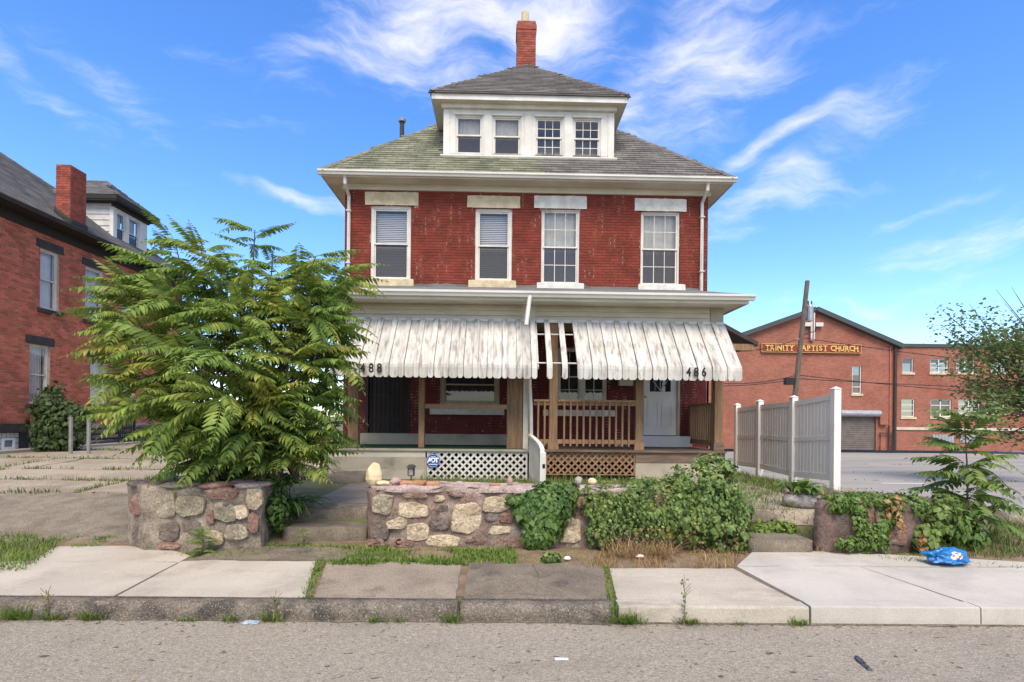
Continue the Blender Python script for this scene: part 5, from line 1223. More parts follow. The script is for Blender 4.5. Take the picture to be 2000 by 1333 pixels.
MB().tube([q+Vector((.12, 0, -.2)), q+Vector((.3, -.05, -.2))], .04, 6).build('bracket', MT['dark_paint'], up_)
q = on(668); MB().tube([q, q+Vector((-.15, -.1, .12)), q+Vector((-.32, -.15, .1))], .025, 6).build('lamp_arm', MT['steel'], up_)
q = on(744); MB().box(q.x-.6, q.x-.15, q.y-.2, q.y+.05, q.z-.2, q.z+.12).build('cable_box', MT['cable'], up_)
q = on(655); MB().tube([q, q+Vector((.35, -.05, .12)), q+Vector((.62, -.05, .18)), q+Vector((.66, -.05, 1.2))], .03, 6).build('riser_cable', MT['cable'], up_)
for (v, L0, R0, sag, lab) in ((733, (1000, 752), (2300, 790), .35, 'thick black cable strung from the utility pole over the lot'), (740, (1000, 758), (2300, 768), .2, 'thin black cable just under the thick one on the pole'),
                          (660, (1000, 690), (2300, 735), .5, 'thin upper cable strung from the utility pole past the church sign')):
    q = on(v); e = at(R0[0], R0[1], Y=27); s_ = at(1395, L0[1] - 4, Y=24)
    pts = []
    for (a, b) in ((s_, q), (q, e)):
        for k in range(12): t = k/12; p = a.lerp(b, t); p.z -= sag * 4 * t * (1-t) * .5; pts.append(p)
    pts.append(e); tag(MB().tube(pts, .018, 5).build('power_cable', MT['cable'], None), lab, 'cable', 'cables on the utility pole')

# ---------------------------------------------------------------- vinyl fence
f0 = Vector((at(1634, 900, Y=10.2).x, 10.2)); f1 = Vector((at(1439, 860, Y=14.9).x, 14.9))
vf = thing('vinyl_fence', 'tall white vinyl privacy fence beside the parking lot', 'fence', (f0.x, f0.y, .5))
ts_ = [0, .27, .62, 1]
for t in ts_:
    # heights follow the photo along the run
    p = f0.lerp(f1, t)
def fz_(t, top): 
    u = lerp(1634, 1439, t); p = f0.lerp(f1, t)
    return p
pts_ = []
for (u, vt, vb) in ((1632, 757, 944), (1550, 774, 935), (1484, 782, 918), (1440, 789, 912)):
    # where the sight line meets the fence line
    d = CM @ Vector(((u - 1000) / F, 0, -1)); a = f0; b = f1 - f0
    k = (a.x - CAM.x - (a.y) * d.x / d.y) / (b.y * d.x / d.y - b.x); p = a + b * k
    pts_.append((p, at(u, vt, Y=p.y).z, max(hgt(p.x - .5, p.y) - .05, at(u, vb, Y=p.y).z)))
for i, (p, zt, zb) in enumerate(pts_):
    s = .068; o = MB().box(p.x-s, p.x+s, p.y-s, p.y+s, zb-.15, zt-.03).build('post', MT['vinyl'], vf, bevel=.006)
    MB().add([(p.x-s-.012, p.y-s-.012, zt-.03), (p.x+s+.012, p.y-s-.012, zt-.03), (p.x+s+.012, p.y+s+.012, zt-.03), (p.x-s-.012, p.y+s+.012, zt-.03), (p.x, p.y, zt+.02)], [(0,1,4), (1,2,4), (2,3,4), (3,0,4), (3,2,1,0)]).build('post_cap', MT['vinyl'], o)
    if i:
        (p2, zt2, zb2) = pts_[i-1]
        A3 = Vector((p2.x, p2.y, 0)); B3 = Vector((p.x, p.y, 0)); L = (B3 - A3).length; dx = (B3 - A3) / L; nrm = Vector((dx.y, -dx.x, 0)); 
        def pn(t, z, o_): return A3 + dx * t + nrm * o_ + Vector((0, 0, z))
        def top(t): return lerp(zt2, zt, t/L) - .12
        def bot(t): return lerp(zb2, zb, t/L) + .04
        def bar(f, h_, name):
            a, b = .07, L-.07; za, zb_ = f(a), f(b)
            vs = [pn(a, za, -.022), pn(b, zb_, -.022), pn(b, zb_+h_, -.022), pn(a, za+h_, -.022), pn(a, za, .022), pn(b, zb_, .022), pn(b, zb_+h_, .022), pn(a, za+h_, .022)]
            return MB().add(vs, [(0,1,2,3), (7,6,5,4), (0,4,5,1), (1,5,6,2), (2,6,7,3), (3,7,4,0)]).build(name, MT['vinyl'], vf)
        bar(lambda t: top(t) - .11, .11, 'rail'); bar(lambda t: lerp(bot(t), top(t), .47), .09, 'rail'); bar(bot, .13, 'rail')
        n_ = int(L / .135)
        for k in range(n_):
            a = .07 + (L-.14) * k/n_ + .008; b = .07 + (L-.14) * (k+1)/n_ - .008
            for (g0, g1) in ((0, .47), (.47, 1)):
                def zz(t, g): return lerp(bot(t)+.1, top(t)-.1, g)
                vs = [pn(a, zz(a, g0), -.010), pn(b, zz(b, g0), -.010), pn(b, zz(b, g1), -.010), pn(a, zz(a, g1), -.010), pn(a, zz(a, g0), .010), pn(b, zz(b, g0), .010), pn(b, zz(b, g1), .010), pn(a, zz(a, g1), .010)]
                MB().add(vs, [(0,1,2,3), (7,6,5,4), (0,4,5,1), (1,5,6,2), (2,6,7,3), (3,7,4,0)]).build('picket', MT['vinyl'], vf)

# white fence wing with swooping top, running out from the porch
fw_ = thing('picket_fence', 'short white fence panel with swooping curved top beside the porch downspout', 'fence', (.1, 9.95, .5))
e0_ = Vector((at(1060, 900, Y=9.95).x, 9.95, 0)); e1_ = Vector((at(1034, 860, Y=11.2).x, 11.2, 0))
ztn = at(1058, 884, Y=9.95).z; ztf = at(1034, 853, Y=11.2).z
def ctop(t): return ztn + (ztf - ztn) * (t ** .55) if t > 0 else ztn
s = .055
MB().box(e0_.x-s, e0_.x+s, e0_.y-s, e0_.y+s, .45, ztn+.005).build('post', MT['white_trim'], fw_, bevel=.005)
MB().box(e0_.x+s*.2-.02, e0_.x+s*.2+.03, e0_.y-s-.004, e0_.y-s+.01, at(1058, 911, Y=9.9).z-.04, at(1058, 911, Y=9.9).z+.04).build('rail_socket', MT['dark_void'], fw_)
nP = 9
for k in range(nP):
    t0, t1 = k/nP + .01, (k+1)/nP - .004; a = e0_.lerp(e1_, .05 + .93*t0); b = e0_.lerp(e1_, .05 + .93*t1); o_ = Vector((.012, 0, 0))
    za, zb = ctop(t0), ctop(t1)
    vs = [a-o_+Vector((0, 0, .5)), b-o_+Vector((0, 0, .5)), b-o_+Vector((0, 0, zb)), a-o_+Vector((0, 0, za)), a+o_+Vector((0, 0, .5)), b+o_+Vector((0, 0, .5)), b+o_+Vector((0, 0, zb)), a+o_+Vector((0, 0, za))]
    MB().add(vs, [(0,1,2,3), (7,6,5,4), (0,4,5,1), (1,5,6,2), (2,6,7,3), (3,7,4,0)]).build('picket', MT['white_trim'], fw_)
vs = []; fs = []
for k in range(13):
    t = k/12; p = e0_.lerp(e1_, .03 + .95*t); z = ctop(t) + .004
    for (ox, oz) in ((-.04, 0), (.04, 0), (.04, .05), (-.04, .05)): vs.append((p.x+ox, p.y, z+oz))
for k in range(12): fs += [(k*4+j, k*4+(j+1) % 4, (k+1)*4+(j+1) % 4, (k+1)*4+j) for j in range(4)]
fs += [(0,1,2,3), (51,50,49,48)]
MB().add(vs, fs).build('top_rail', MT['white_trim'], fw_)
# slotted white post rising beside it
# ---------------------------------------------------------------- small things
# security sign on the lattice
p = at(846, 900, Y=SY-.06); r_ = 13.5 * SY / F
sg = thing('security_sign', 'blue octagonal security sign hung on the white lattice', 'sign', (p.x, SY-.05, p.z-r_))
oc = [(p.x + r_*math.cos(R(22.5+45*k))/math.cos(R(22.5))*.96, p.z + r_*math.sin(R(22.5+45*k))/math.cos(R(22.5))*.96) for k in range(8)]
MB().prism(oc, SY-.055, SY-.04, 'y').build('plate', MT['sign_blue'], sg)
oc2 = [((x-p.x)*.93+p.x, (z-p.z)*.93+p.z) for x, z in oc]; oc3 = [((x-p.x)*.9+p.x, (z-p.z)*.9+p.z) for x, z in oc]
MB().add([(x, SY-.0565, z) for x, z in oc2] + [(x, SY-.0565, z) for x, z in oc3], [(i, (i+1) % 8, 8+(i+1) % 8, 8+i) for i in range(8)]).build('plate_border', MT['ink_white'], sg)
for i, c in enumerate('ADT'):
    inst('letter', text_mesh(c, .135, .002, MT['ink_white'], .006), sg, Matrix.Translation((p.x + (i-1)*.073, SY-.058, p.z+.005)) @ Matrix.Rotation(R(90), 4, 'X'))
MB().box(p.x-.08, p.x+.08, SY-.058, SY-.0555, p.z-.085, p.z-.072).build('print_line', MT['ink_white'], sg); MB().box(p.x-.05, p.x+.05, SY-.058, SY-.0555, p.z+.075, p.z+.085).build('print_line', MT['ink_white'], sg)
# solar garden light
Yl = 7.5; p = at(803, 930, Y=Yl); sgl = thing('garden_light', 'small dark solar garden light on a stake behind the stone wall', 'garden light', (p.x, Yl, .5)); ztop = at(803, 910, Y=Yl).z
MB().tube([(p.x, Yl, .45), (p.x, Yl, ztop-.14)], .009, 6).build('stake', MT['lamp_dark'], sgl)
k_ = MB(); 
for sx in (-1, 1):
    for sy in (-1, 1): k_.box(p.x+sx*.038-.005, p.x+sx*.038+.005, Yl+sy*.038-.005, Yl+sy*.038+.005, ztop-.14, ztop-.02)
k_.box(p.x-.03, p.x+.03, Yl-.03, Yl+.03, ztop-.145, ztop-.13); k_.build('lantern', MT['lamp_dark'], sgl)
MB().box(p.x-.03, p.x+.03, Yl-.03, Yl+.03, ztop-.13, ztop-.021).build('lens', MT['grey_rock'], sgl)
MB().add([(p.x-.065, Yl-.065, ztop-.02), (p.x+.065, Yl-.065, ztop-.02), (p.x+.065, Yl+.065, ztop-.02), (p.x-.065, Yl+.065, ztop-.02), (p.x-.03, Yl-.03, ztop+.015), (p.x+.03, Yl-.03, ztop+.015), (p.x+.03, Yl+.03, ztop+.015), (p.x-.03, Yl+.03, ztop+.015)],
    [(3,2,1,0), (4,5,6,7), (0,1,5,4), (1,2,6,5), (2,3,7,6), (3,0,4,7)]).build('cap', MT['lamp_dark'], sgl)
# white pipe lying by the path
a = at(592, 921, Z=.6); b = at(642, 909, Z=.66)
tag(MB().tube([(a.x, a.y, .6), (b.x, b.y, .68)], .05, 8).build('drain_pipe', MT['pipe_white'], None), 'white plastic drain pipe lying beside the porch steps', 'pipe')
# litter
def crumple(name, label, cat, u, v, dims, m, seed, amp, z, rot=0, Z=None):
    p = at(u, v, Z=z); bm = bmesh.new(); bmesh.ops.create_icosphere(bm, subdivisions=4, radius=1)
    for vv in bm.verts:
        q = vv.co; k = 1 + amp * noise.fractal(q * 1.6 + Vector((seed, 0, 0)), 1, 2, 4) + amp*.5 * abs(noise.noise(q * 4 + Vector((seed, 5, 0))))
        vv.co = Vector((q.x*dims[0]*k, q.y*dims[1]*k, max(-.3, q.z)*dims[2]*k))
    me = bpy.data.meshes.new(name); bm.to_mesh(me); bm.free(); me.materials.append(m)
    return place(bpy.data.objects.new(name, me), None, Matrix.Translation((p.x, p.y, z + dims[2]*.3)) @ Matrix.Rotation(rot, 4, 'Z'))
bag = crumple('plastic_bag', '', '', 1848, 1096, (.24, .12, .105), MT['bag_blue'], 3, .35, .22); tag(bag, 'crumpled bright blue plastic bag lying in the weeds beside the pavement', 'bag')
pb_ = at(1868, 1088, Y=bag.matrix_basis.translation.y - .11)
prt = crumple('print_patch', '', '', 1868, 1086, (.085, .03, .055), MT['bag_print'], 6, .3, .22)
prt.matrix_basis = Matrix.Translation((pb_.x, bag.matrix_basis.translation.y - .09, pb_.z - .01)); mwp = prt.matrix_basis.copy(); prt.parent = bag; prt.matrix_parent_inverse = bag.matrix_basis.inverted()
o = crumple('food_wrapper', '', '', 490, 1217, (.07, .035, .014), MT['wrapper'], 9, .4, .008, .2); tag(o, 'crushed pale blue wrapper in the gutter by the dark kerb', 'wrapper')
p = at(1098, 1288, Z=.006); o = MB().prism([(-.055, -.014), (.045, -.012), (.046, .012), (-.054, .018)], 0, .004, 'z').build('paper_scrap', MT['paper'], None, mw=Matrix.Translation((p.x, p.y, .006))); tag(o, 'white paper strip lying on the road', 'paper')
p = at(1685, 1297, Z=.01); o = lumpy([(-.014, -.10), (.012, -.11), (.022, .09), (.004, .12), (-.02, .05)], 0, .01, .02, .012, 14).build('rubber_scrap', MT['rubber'], None, mw=Matrix.Translation((p.x, p.y, .003)) @ Matrix.Rotation(-.12, 4, 'Z')); tag(o, 'torn dark rubber strip lying on the road', 'rubber scrap')
o = crumple('paper_scrap', '', '', 1108, 1092, (.035, .022, .02), MT['paper'], 12, .4, .19); tag(o, 'small crumpled white scrap on the dirt by the small ivy mass', 'litter')
o = crumple('paper_scrap', '', '', 1250, 1088, (.04, .022, .02), MT['paper'], 15, .4, .19); tag(o, 'crumpled white scrap in the dry grass under the large ivy mass', 'litter')
# ---------------------------------------------------------------- vegetation
def frond_mesh(name, m, L=1.0, pairs=12, ll=.19, lw=.056, droop=.5, seed=0, hang=.5):
    rs = random.Random(seed); mb = MB(); pts = []
    for i in range(9):
        t = i / 8; pts.append(Vector((L * (t - .12 * droop * t * t), 0, L * (.10 * t - droop * .55 * t * t))))
    mb.tube(pts, [.006 * (1 - .75 * i / 8) for i in range(9)], 3, False)
    def P(t):
        f = t * 8; i = min(7, int(f)); return pts[i].lerp(pts[i+1], f - i), (pts[i+1] - pts[i]).normalized()
    for k in range(pairs + 1):
        t = .16 + .82 * k / pairs
        p, d = P(t)
        sz = (1 - .45 * abs(t - .45) - (.35 if t > .85 else 0)) * rs.uniform(.88, 1.1)
        for s in ((-1, 1) if k < pairs else (0,)):
            if s == 0: dv = d.copy(); side = Vector((0, 1, 0))
            else:
                dv = (Vector((0, s, 0)) + d * rs.uniform(.25, .55) + Vector((0, 0, -hang * rs.uniform(.5, 1.3)))).normalized(); side = d
            up = dv.cross(side).normalized(); sd = up.cross(dv)
            if up.z < 0: up = -up
            l = ll * sz; w_ = lw * sz; q = p + Vector((0, 0, rs.uniform(-.004, .004)))
            curl = -.12 * l
            a = q; b1 = q + dv * l * .3 + sd * w_ * .5 + up * .012; b2 = q + dv * l * .3 - sd * w_ * .5 + up * .012
            c1 = q + dv * l * .68 + sd * w_ * .33 + up * (.008 + curl * .3); c2 = q + dv * l * .68 - sd * w_ * .33 + up * (.008 + curl * .3)
            mm = q + dv * l * .5 + up * (-.002); e = q + dv * l + up * curl
            mb.add([a, b1, c1, e, c2, b2, mm], [(0, 1, 6), (1, 2, 6), (2, 3, 6), (3, 4, 6), (4, 5, 6), (5, 0, 6)])
    return mb.mesh(name, m)
def aim(d, roll=0):
    d = d.normalized(); z = Vector((0, 0, 1)); y = z.cross(d)
    if y.length < .05: y = Vector((0, 1, 0))
    y.normalize(); zz = d.cross(y)
    M = Matrix(((d.x, y.x, zz.x, 0), (d.y, y.y, zz.y, 0), (d.z, y.z, zz.z, 0), (0, 0, 0, 1)))
    return M @ Matrix.Rotation(roll, 4, 'X')
def merge_into(mb, me, M):
    vs = [M @ v.co for v in me.vertices]; mb.add(vs, [list(p.vertices) for p in me.polygons], Matrix.Identity(4))
fr_v = [frond_mesh('frond', MT['ailanthus'], 1.0, 13 + (i % 3), .195, .066, .3 + .2 * i, i, .4 + .2 * (i % 3)) for i in range(5)]
tree = thing('fern_leaved_tree', 'sprawling multi-stemmed tree with long feathery leaves growing from the stone planter', 'tree', (-4.1, 7.2, .9))
tufts = [(330, 470, 7.9), (300, 520, 7.3), (505, 450, 7.5), (545, 490, 8.1), (640, 500, 7.8), (600, 540, 7.2), (672, 545, 7.7), (245, 560, 7.5), (215, 610, 7.1), (330, 575, 6.9), (420, 540, 7.4),
         (470, 610, 6.8), (560, 590, 7.6), (630, 610, 7.1), (675, 640, 7.6), (240, 660, 7.0), (310, 670, 6.6), (380, 650, 7.6), (430, 690, 6.4), (520, 670, 7.4), (600, 690, 6.9), (655, 715, 7.3), (220, 740, 7.2),
         (200, 800, 6.8), (270, 780, 6.5), (345, 765, 7.3), (425, 770, 6.2), (485, 770, 7.0), (560, 770, 6.6), (640, 800, 6.9), (672, 770, 7.5), (310, 835, 6.8), (385, 830, 6.9), (450, 825, 6.7), (530, 830, 6.9),
         (600, 850, 6.9), (640, 840, 7.2), (360, 880, 7.2), (430, 880, 7.2), (500, 880, 7.1), (560, 885, 7.2), (620, 880, 7.3), (660, 850, 7.5), (400, 820, 7.4), (470, 820, 7.5), (540, 810, 7.6), (340, 905, 7.0), (395, 915, 6.9), (560, 915, 7.0), (600, 905, 7.1), (480, 915, 7.0), (385, 480, 7.7), (455, 510, 7.6), (520, 545, 7.4), (565, 530, 7.8), (615, 575, 7.9), (480, 575, 7.2), (660, 590, 7.5), (690, 690, 7.4), (460, 560, 7.9), (370, 600, 8.0), (540, 640, 8.2), (290, 600, 8.2), (600, 780, 8.0), (400, 730, 8.2), (500, 720, 8.3), (330, 700, 8.3), (450, 640, 8.0)]
stems = MB(); cen = Vector((-3.95, 7.1, .95)); bigmb = MB(); nobj = 0
bases = [Vector((-4.35 + .17 * i, 7.0 + .12 * (i % 4), .9)) for i in range(7)]
allf = []
for i, (u, v, Y) in enumerate(tufts):
    v = min(v, 872)
    u = 445 + (u - 445) * (.98 if v < 620 else lerp(.95, .72, (v - 620) / 280)) * (.9 if u > 445 else .92)
    tip = at(u, v, Y=Y); b = bases[i % 7]
    mid = b.lerp(tip, .5) + Vector((ru(-.1, .1), ru(-.1, .1), .18)); mid.x = lerp(b.x, tip.x, .38); mid.y = lerp(b.y, tip.y, .38)
    pts = [b, b.lerp(mid, .5) + Vector((ru(-.05, .05), ru(-.05, .05), .05)), mid, mid.lerp(tip, .55) + Vector((0, 0, .05)), tip]
    stems.tube(pts, [.026, .022, .017, .012, .006], 5)
    outd = Vector((tip.x - cen.x, tip.y - cen.y, 0)); outd = outd.normalized() if outd.length > .15 else Vector((0, -1, 0))
    hi = v < 520
    n = 9 if hi else 17
    for k in range(n):
        az = 2 * math.pi * (k / n) + ru(-.3, .3) + i
        h_ = Vector((math.cos(az), math.sin(az), 0)); h_ = (h_ + outd * .75 + Vector((0, -.2, 0)))
        el = ru(.1, .75) if hi else (ru(-.3, .8) if v < 800 else ru(-.1, .7))
        d = h_.normalized() * math.cos(el) + Vector((0, 0, math.sin(el)))
        sc = ru(.48, .7) if hi else ru(.55, .92)
        pos = tip - (tip - mid).normalized() * (ru(0, .3) if hi else ru(0, .9) * rnd())
        allf.append((pos, d, sc, ru(-.35, .35), random.randrange(5)))
stems.build('trunk', MT['bark'], tree, smooth=True)
allf.sort(key=lambda f: f[0].y)
for i, (pos, d, sc, rl_, k) in enumerate(allf):
    M = Matrix.Translation(pos) @ aim(d, rl_) @ Matrix.Scale(sc, 4)
    if i < 300: inst('frond', fr_v[k], tree, M)
    else: merge_into(bigmb, fr_v[k], M)
bigmb.build('foliage', MT['ailanthus'], tree, kind='stuff')
# smaller relatives
fs_v = [frond_mesh('frond', MT['ailanthus_small'], 1.0, 9, .27, .105, .8 + .35 * i, 20 + i, .55) for i in range(3)]
def sapling(label, base, top, levels, L0, L1, n=6, m='stem_green', vs=fs_v):
    t = thing('sapling', label, 'sapling', base); base = Vector(base); top = Vector(top)
    MB().tube([base, base.lerp(top, .5) + Vector((.03, 0, 0)), top], [.016, .012, .005], 6).build('stem', MT[m], t)
    for k in range(levels):
        f = .18 + .82 * k / max(1, levels - 1); p = base.lerp(top, f)
        for j in range(n):
            az = 2 * math.pi * j / n + k * 1.1 + ru(-.2, .2); el = lerp(.25, .8, f) + ru(-.35, .35)
            d = Vector((math.cos(az) * math.cos(el), math.sin(az) * math.cos(el), math.sin(el)))
            inst('frond', vs[random.randrange(len(vs))], t, Matrix.Translation(p) @ aim(d, ru(-.3, .3)) @ Matrix.Scale(lerp(L0, L1, f) * ru(.85, 1.15), 4))
    return t
b = at(1888, 1030, Y=7.2); tp = at(1884, 822, Y=7.2)
sapling('young feathery-leaved sapling growing over the vine covered bank by the lot', (b.x, 7.2, .25), tp, 7, .8, .5, 8)
b = at(388, 1072, Y=6.3); sapling('small bright seedling with feathery leaves at the foot of the planter', (b.x, 6.36, .17), (b.x + .01, 6.33, .42), 4, .22, .16, 5)
b = at(584, 1056, Y=6.7); sapling('tiny feathery weed seedling in front of the worn steps', (b.x, 6.8, .18), (b.x, 6.8, .34), 3, .12, .10, 5)

def leaf_cloud(mb, blobs, n, size, outer=.75, droop=.4, shape='ivy', jit=.6, zmin=None, holes=0):
    """leaves through the outer part of a union of ellipsoids (centre, radii)"""
    tot = sum(r[0]*r[1] + r[1]*r[2] + r[0]*r[2] for c, r in blobs)
    for (c, r) in blobs:
        k = int(n * (r[0]*r[1] + r[1]*r[2] + r[0]*r[2]) / tot)
        for _ in range(k):
            d = Vector((random.gauss(0, 1), random.gauss(0, 1), random.gauss(0, 1))).normalized()
            s = outer + (1 - outer) * rnd() ** .5 * 1.15
            s *= 1 + .42 * fbm(Vector(c) + d * 1.3, 2.6)
            p = Vector((c[0] + d.x*r[0]*s, c[1] + d.y*r[1]*s, c[2] + d.z*r[2]*s))
            if zmin is not None and p.z < zmin: continue
            if holes and fbm(p, 4.2, 2) < -holes * (.4 + .8 * rnd()): continue
            nrm = Vector((d.x/r[0], d.y/r[1], d.z/r[2])).normalized()
            leaf(mb, p, nrm, size * (.5 + 1.0 * rnd() ** 1.5), droop, jit)
def leaf(mb, p, nrm, sz, droop=.4, jit=.6):
    nrm = (nrm + Vector((ru(-1, 1), ru(-1, 1), ru(-1, 1))) * jit).normalized()
    down = Vector((ru(-.6, .6), ru(-.6, .6), -droop - .2)); dv = (down - nrm * down.dot(nrm))
    if dv.length < .05: dv = nrm.orthogonal()
    dv.normalize(); sd = nrm.cross(dv); f = nrm * (-.14 * sz)
    mb.add([p, p + dv*sz*.35 + sd*sz*.46 + f, p + dv*sz + f*.5, p + dv*sz*.35 - sd*sz*.46 + f, p + dv*sz*.4], [(0, 1, 4), (1, 2, 4), (2, 3, 4), (3, 0, 4)])
def blob(u, v, Y, a, b, c):
    p = at(u, v, Y=Y); k = Y / F; return ((p.x, Y, p.z), (a*k, c, b*k))
def blades(mb, pts, h0, h1, w_=.008, lean=.5):
    for (x, y, z) in pts:
        h_ = h0 + (h1 - h0) * rnd() ** 1.6; az = ru(0, 6.28); l = ru(.1, lean * 2.2) * h_; h_ *= 1 - .25 * rnd() * lean; dx, dy = math.cos(az), math.sin(az); px, py = -dy * w_/2, dx * w_/2
        b = len(mb.v)
        mb.add([(x-px, y-py, z), (x+px, y+py, z), (x+dx*l*.35-px*.8, y+dy*l*.35-py*.8, z+h_*.55), (x+dx*l*.35+px*.8, y+dy*l*.35+py*.8, z+h_*.55), (x+dx*l, y+dy*l, z+h_*.95)], [(0, 1, 3, 2), (2, 3, 4)])
def scatter(poly_uv, n, Z=None, dens=None):
    """random ground points inside a polygon of photo pixels laid on the ground"""
    res = []; us = [p[0] for p in poly_uv]; vs = [p[1] for p in poly_uv]
    P = [at(u, v, Z=Z) for u, v in poly_uv]; pl_ = [(p.x, p.y) for p in P]; x0, x1 = min(p[0] for p in pl_), max(p[0] for p in pl_); y0, y1 = min(p[1] for p in pl_), max(p[1] for p in pl_)
    tries = 0
    while len(res) < n and tries < n * 12:
        tries += 1; x, y = ru(x0, x1), ru(y0, y1)
        if inpoly(x, y, pl_) and (dens is None or rnd() < dens(x, y)): res.append((x, y, hgt(x, y) - .01))
    return res
def clump(x, y): return max(0, min(1, .45 + 1.3 * fbm((x, y, 3), 2.2)))
# ivy over the wall
iv = thing('ivy_mass', 'large mound of glossy ivy tumbling over the stone wall end', 'ivy', (1.6, WY-.1, .2))
mb = MB()
blobs = [blob(1370, 950, 6.95, 62, 46, .38), (blob(1300, 965, 6.9, 75, 36, .34)), blob(1225, 970, 6.9, 70, 26, .3), blob(1395, 1000, 6.72, 58, 70, .26), blob(1330, 1010, 6.66, 60, 62, .2), blob(1270, 1000, 6.68, 45, 40, .18),
         blob(1420, 1045, 6.62, 42, 42, .22), blob(1395, 915, 7.1, 34, 26, .25), blob(1170, 985, 6.75, 34, 40, .16), blob(1180, 1040, 6.66, 26, 40, .12), blob(1445, 1000, 6.9, 22, 40, .2), blob(1160, 1020, 6.68, 18, 45, .1)]
leaf_cloud(mb, blobs, 15000, .066, .6, .9, holes=.16)
for k in range(260):          # hanging strands
    u = ru(1150, 1455); p = at(u, ru(960, 1010), Y=6.6 + ru(-.1, .05)); L_ = ru(.15, .5)
    for j in range(int(L_ / .035)):
        q = p + Vector((.03 * math.sin(j * .7 + k), -.03 * math.sin(j * .4 + k), -.035 * j))
        if q.z > .22: leaf(mb, q, Vector((0, -1, .2)), ru(.03, .055), .9, .7)
for k in range(50):           # upright tips
    u = ru(1330, 1440); p = at(u, 890 + abs(u - 1390) * .6, Y=7.0); 
    for j in range(4): leaf(mb, p + Vector((ru(-.02, .02), 0, .03*j - .05)), Vector((0, -.5, 1)), .04, .2, .8)
mb.build('foliage', MT['ivy'], iv)
mb = MB()
for k in range(220):
    p = at(ru(1150, 1455), ru(1030, 1085), Y=6.52 + ru(-.06, .06)); leaf(mb, p, Vector((0, -1, .3)), ru(.02, .05), .9, .9)
mb.build('dry_leaves', MT['dead_leaf'], iv)
mb = MB()
for k in range(90):
    u = ru(1140, 1460); v0 = ru(935, 990); p = at(u, v0, Y=6.62 + ru(-.1, .1)); dx = ru(-.4, .4); L_ = ru(.1, .32)
    q = p + Vector((dx * L_, -.08, L_ * ru(-.9, .5))); mb.tube([p, p.lerp(q, .5) + Vector((0, -.03, .04)), q], .003, 3, False)
    for j in range(6): leaf(mb, p.lerp(q, j / 5) + Vector((0, -.02, .03)), Vector((0, -.6, .6)), ru(.03, .06), .6, .8)
mb.build('runners', MT['vine_lime'], iv, kind='stuff')
sm_ = MB()
for k in range(40):
    u = ru(1150, 1450); p = at(u, 970, Y=6.72); sm_.tube([(p.x, 6.76, .9), (p.x + ru(-.05, .05), 6.66, .6), (p.x + ru(-.12, .12), 6.62, .2)], .005, 4, False)
sm_.build('stems', MT['bark'], iv)
iv2 = thing('ivy_mass', 'dense dark ivy patch climbing the stone wall by the white fence panel', 'ivy', (.45, WY-.1, .2))
mb = MB(); leaf_cloud(mb, [blob(1068, 985, 6.7, 50, 34, .14), blob(1060, 1020, 6.68, 38, 40, .12), blob(1048, 1050, 6.66, 26, 22, .09), blob(1085, 955, 6.85, 46, 14, .15), blob(1015, 975, 6.72, 24, 14, .08), blob(1030, 1000, 6.68, 26, 24, .08), blob(1110, 965, 6.75, 20, 28, .1)], 4200, .075, .7, 1.1, jit=.45)
mb.build('foliage', MT['ivy_deep'], iv2)
s_ = MB(); p = at(1055, 1060, Y=6.66)
for k in range(5): s_.tube([(p.x+ru(-.05, .05), 6.66, .18), (p.x+ru(-.1, .1), 6.68, .5), (p.x+ru(-.2, .2), 6.72, .85)], .008, 5, False)
s_.tube([(at(1115, 1020, Y=6.6).x, 6.6, .55), (at(1115, 950, Y=6.62).x, 6.62, .96)], .006, 4); s_.build('stems', MT['bark'], iv2)
# vines on the right stub wall
vn = thing('vine', 'lime green trailing vine with dry leaves over the dark stone wall stub', 'vine', (4.4, 6.5, .2))
mb = MB(); leaf_cloud(mb, [blob(1690, 972, 6.75, 75, 10, .25), blob(1770, 985, 6.7, 40, 22, .2), blob(1700, 1050, 6.45, 20, 28, .06), blob(1745, 1000, 6.48, 16, 26, .06), blob(1665, 985, 6.5, 14, 16, .05), blob(1640, 985, 6.48, 24, 18, .07), blob(1680, 1015, 6.44, 14, 34, .05), blob(1725, 1040, 6.42, 14, 34, .05), blob(1720, 980, 6.5, 40, 16, .07), blob(1660, 1060, 6.42, 30, 14, .06)], 3800, .05, .5, .7)
mb.build('foliage', MT['vine_lime'], vn)
mb = MB(); leaf_cloud(mb, [blob(1752, 985, 6.42, 10, 18, .04), blob(1760, 1015, 6.4, 10, 26, .04), blob(1800, 1065, 6.35, 10, 22, .04), blob(1735, 1000, 6.42, 6, 20, .03)], 90, .06, .4, 1.0); mb.build('dry_leaves', MT['dry_leaf'], vn)
vb = thing('bank_shrub', 'broad-leaved green undergrowth spilling down the bank behind the blue bag', 'shrub', (5.3, 6.7, .2))
mb = MB(); leaf_cloud(mb, [blob(1825, 1015, 6.75, 48, 42, .3), blob(1860, 1035, 6.9, 46, 40, .3), blob(1800, 1045, 6.6, 30, 35, .2), blob(1890, 1050, 7.0, 30, 32, .25), blob(1850, 990, 7.1, 46, 28, .3)], 3000, .085, .55, .7, holes=.2); mb.build('foliage', MT['ailanthus_small'], vb)
s_ = MB()
for k in range(12): p = at(ru(1810, 1920), 1060, Y=6.9); s_.tube([(p.x, 6.9, .18), (p.x+ru(-.1, .1), 6.85, .5), (p.x+ru(-.2, .2), 6.75, .8)], .008, 4, False)
s_.build('stems', MT['bark'], vb)
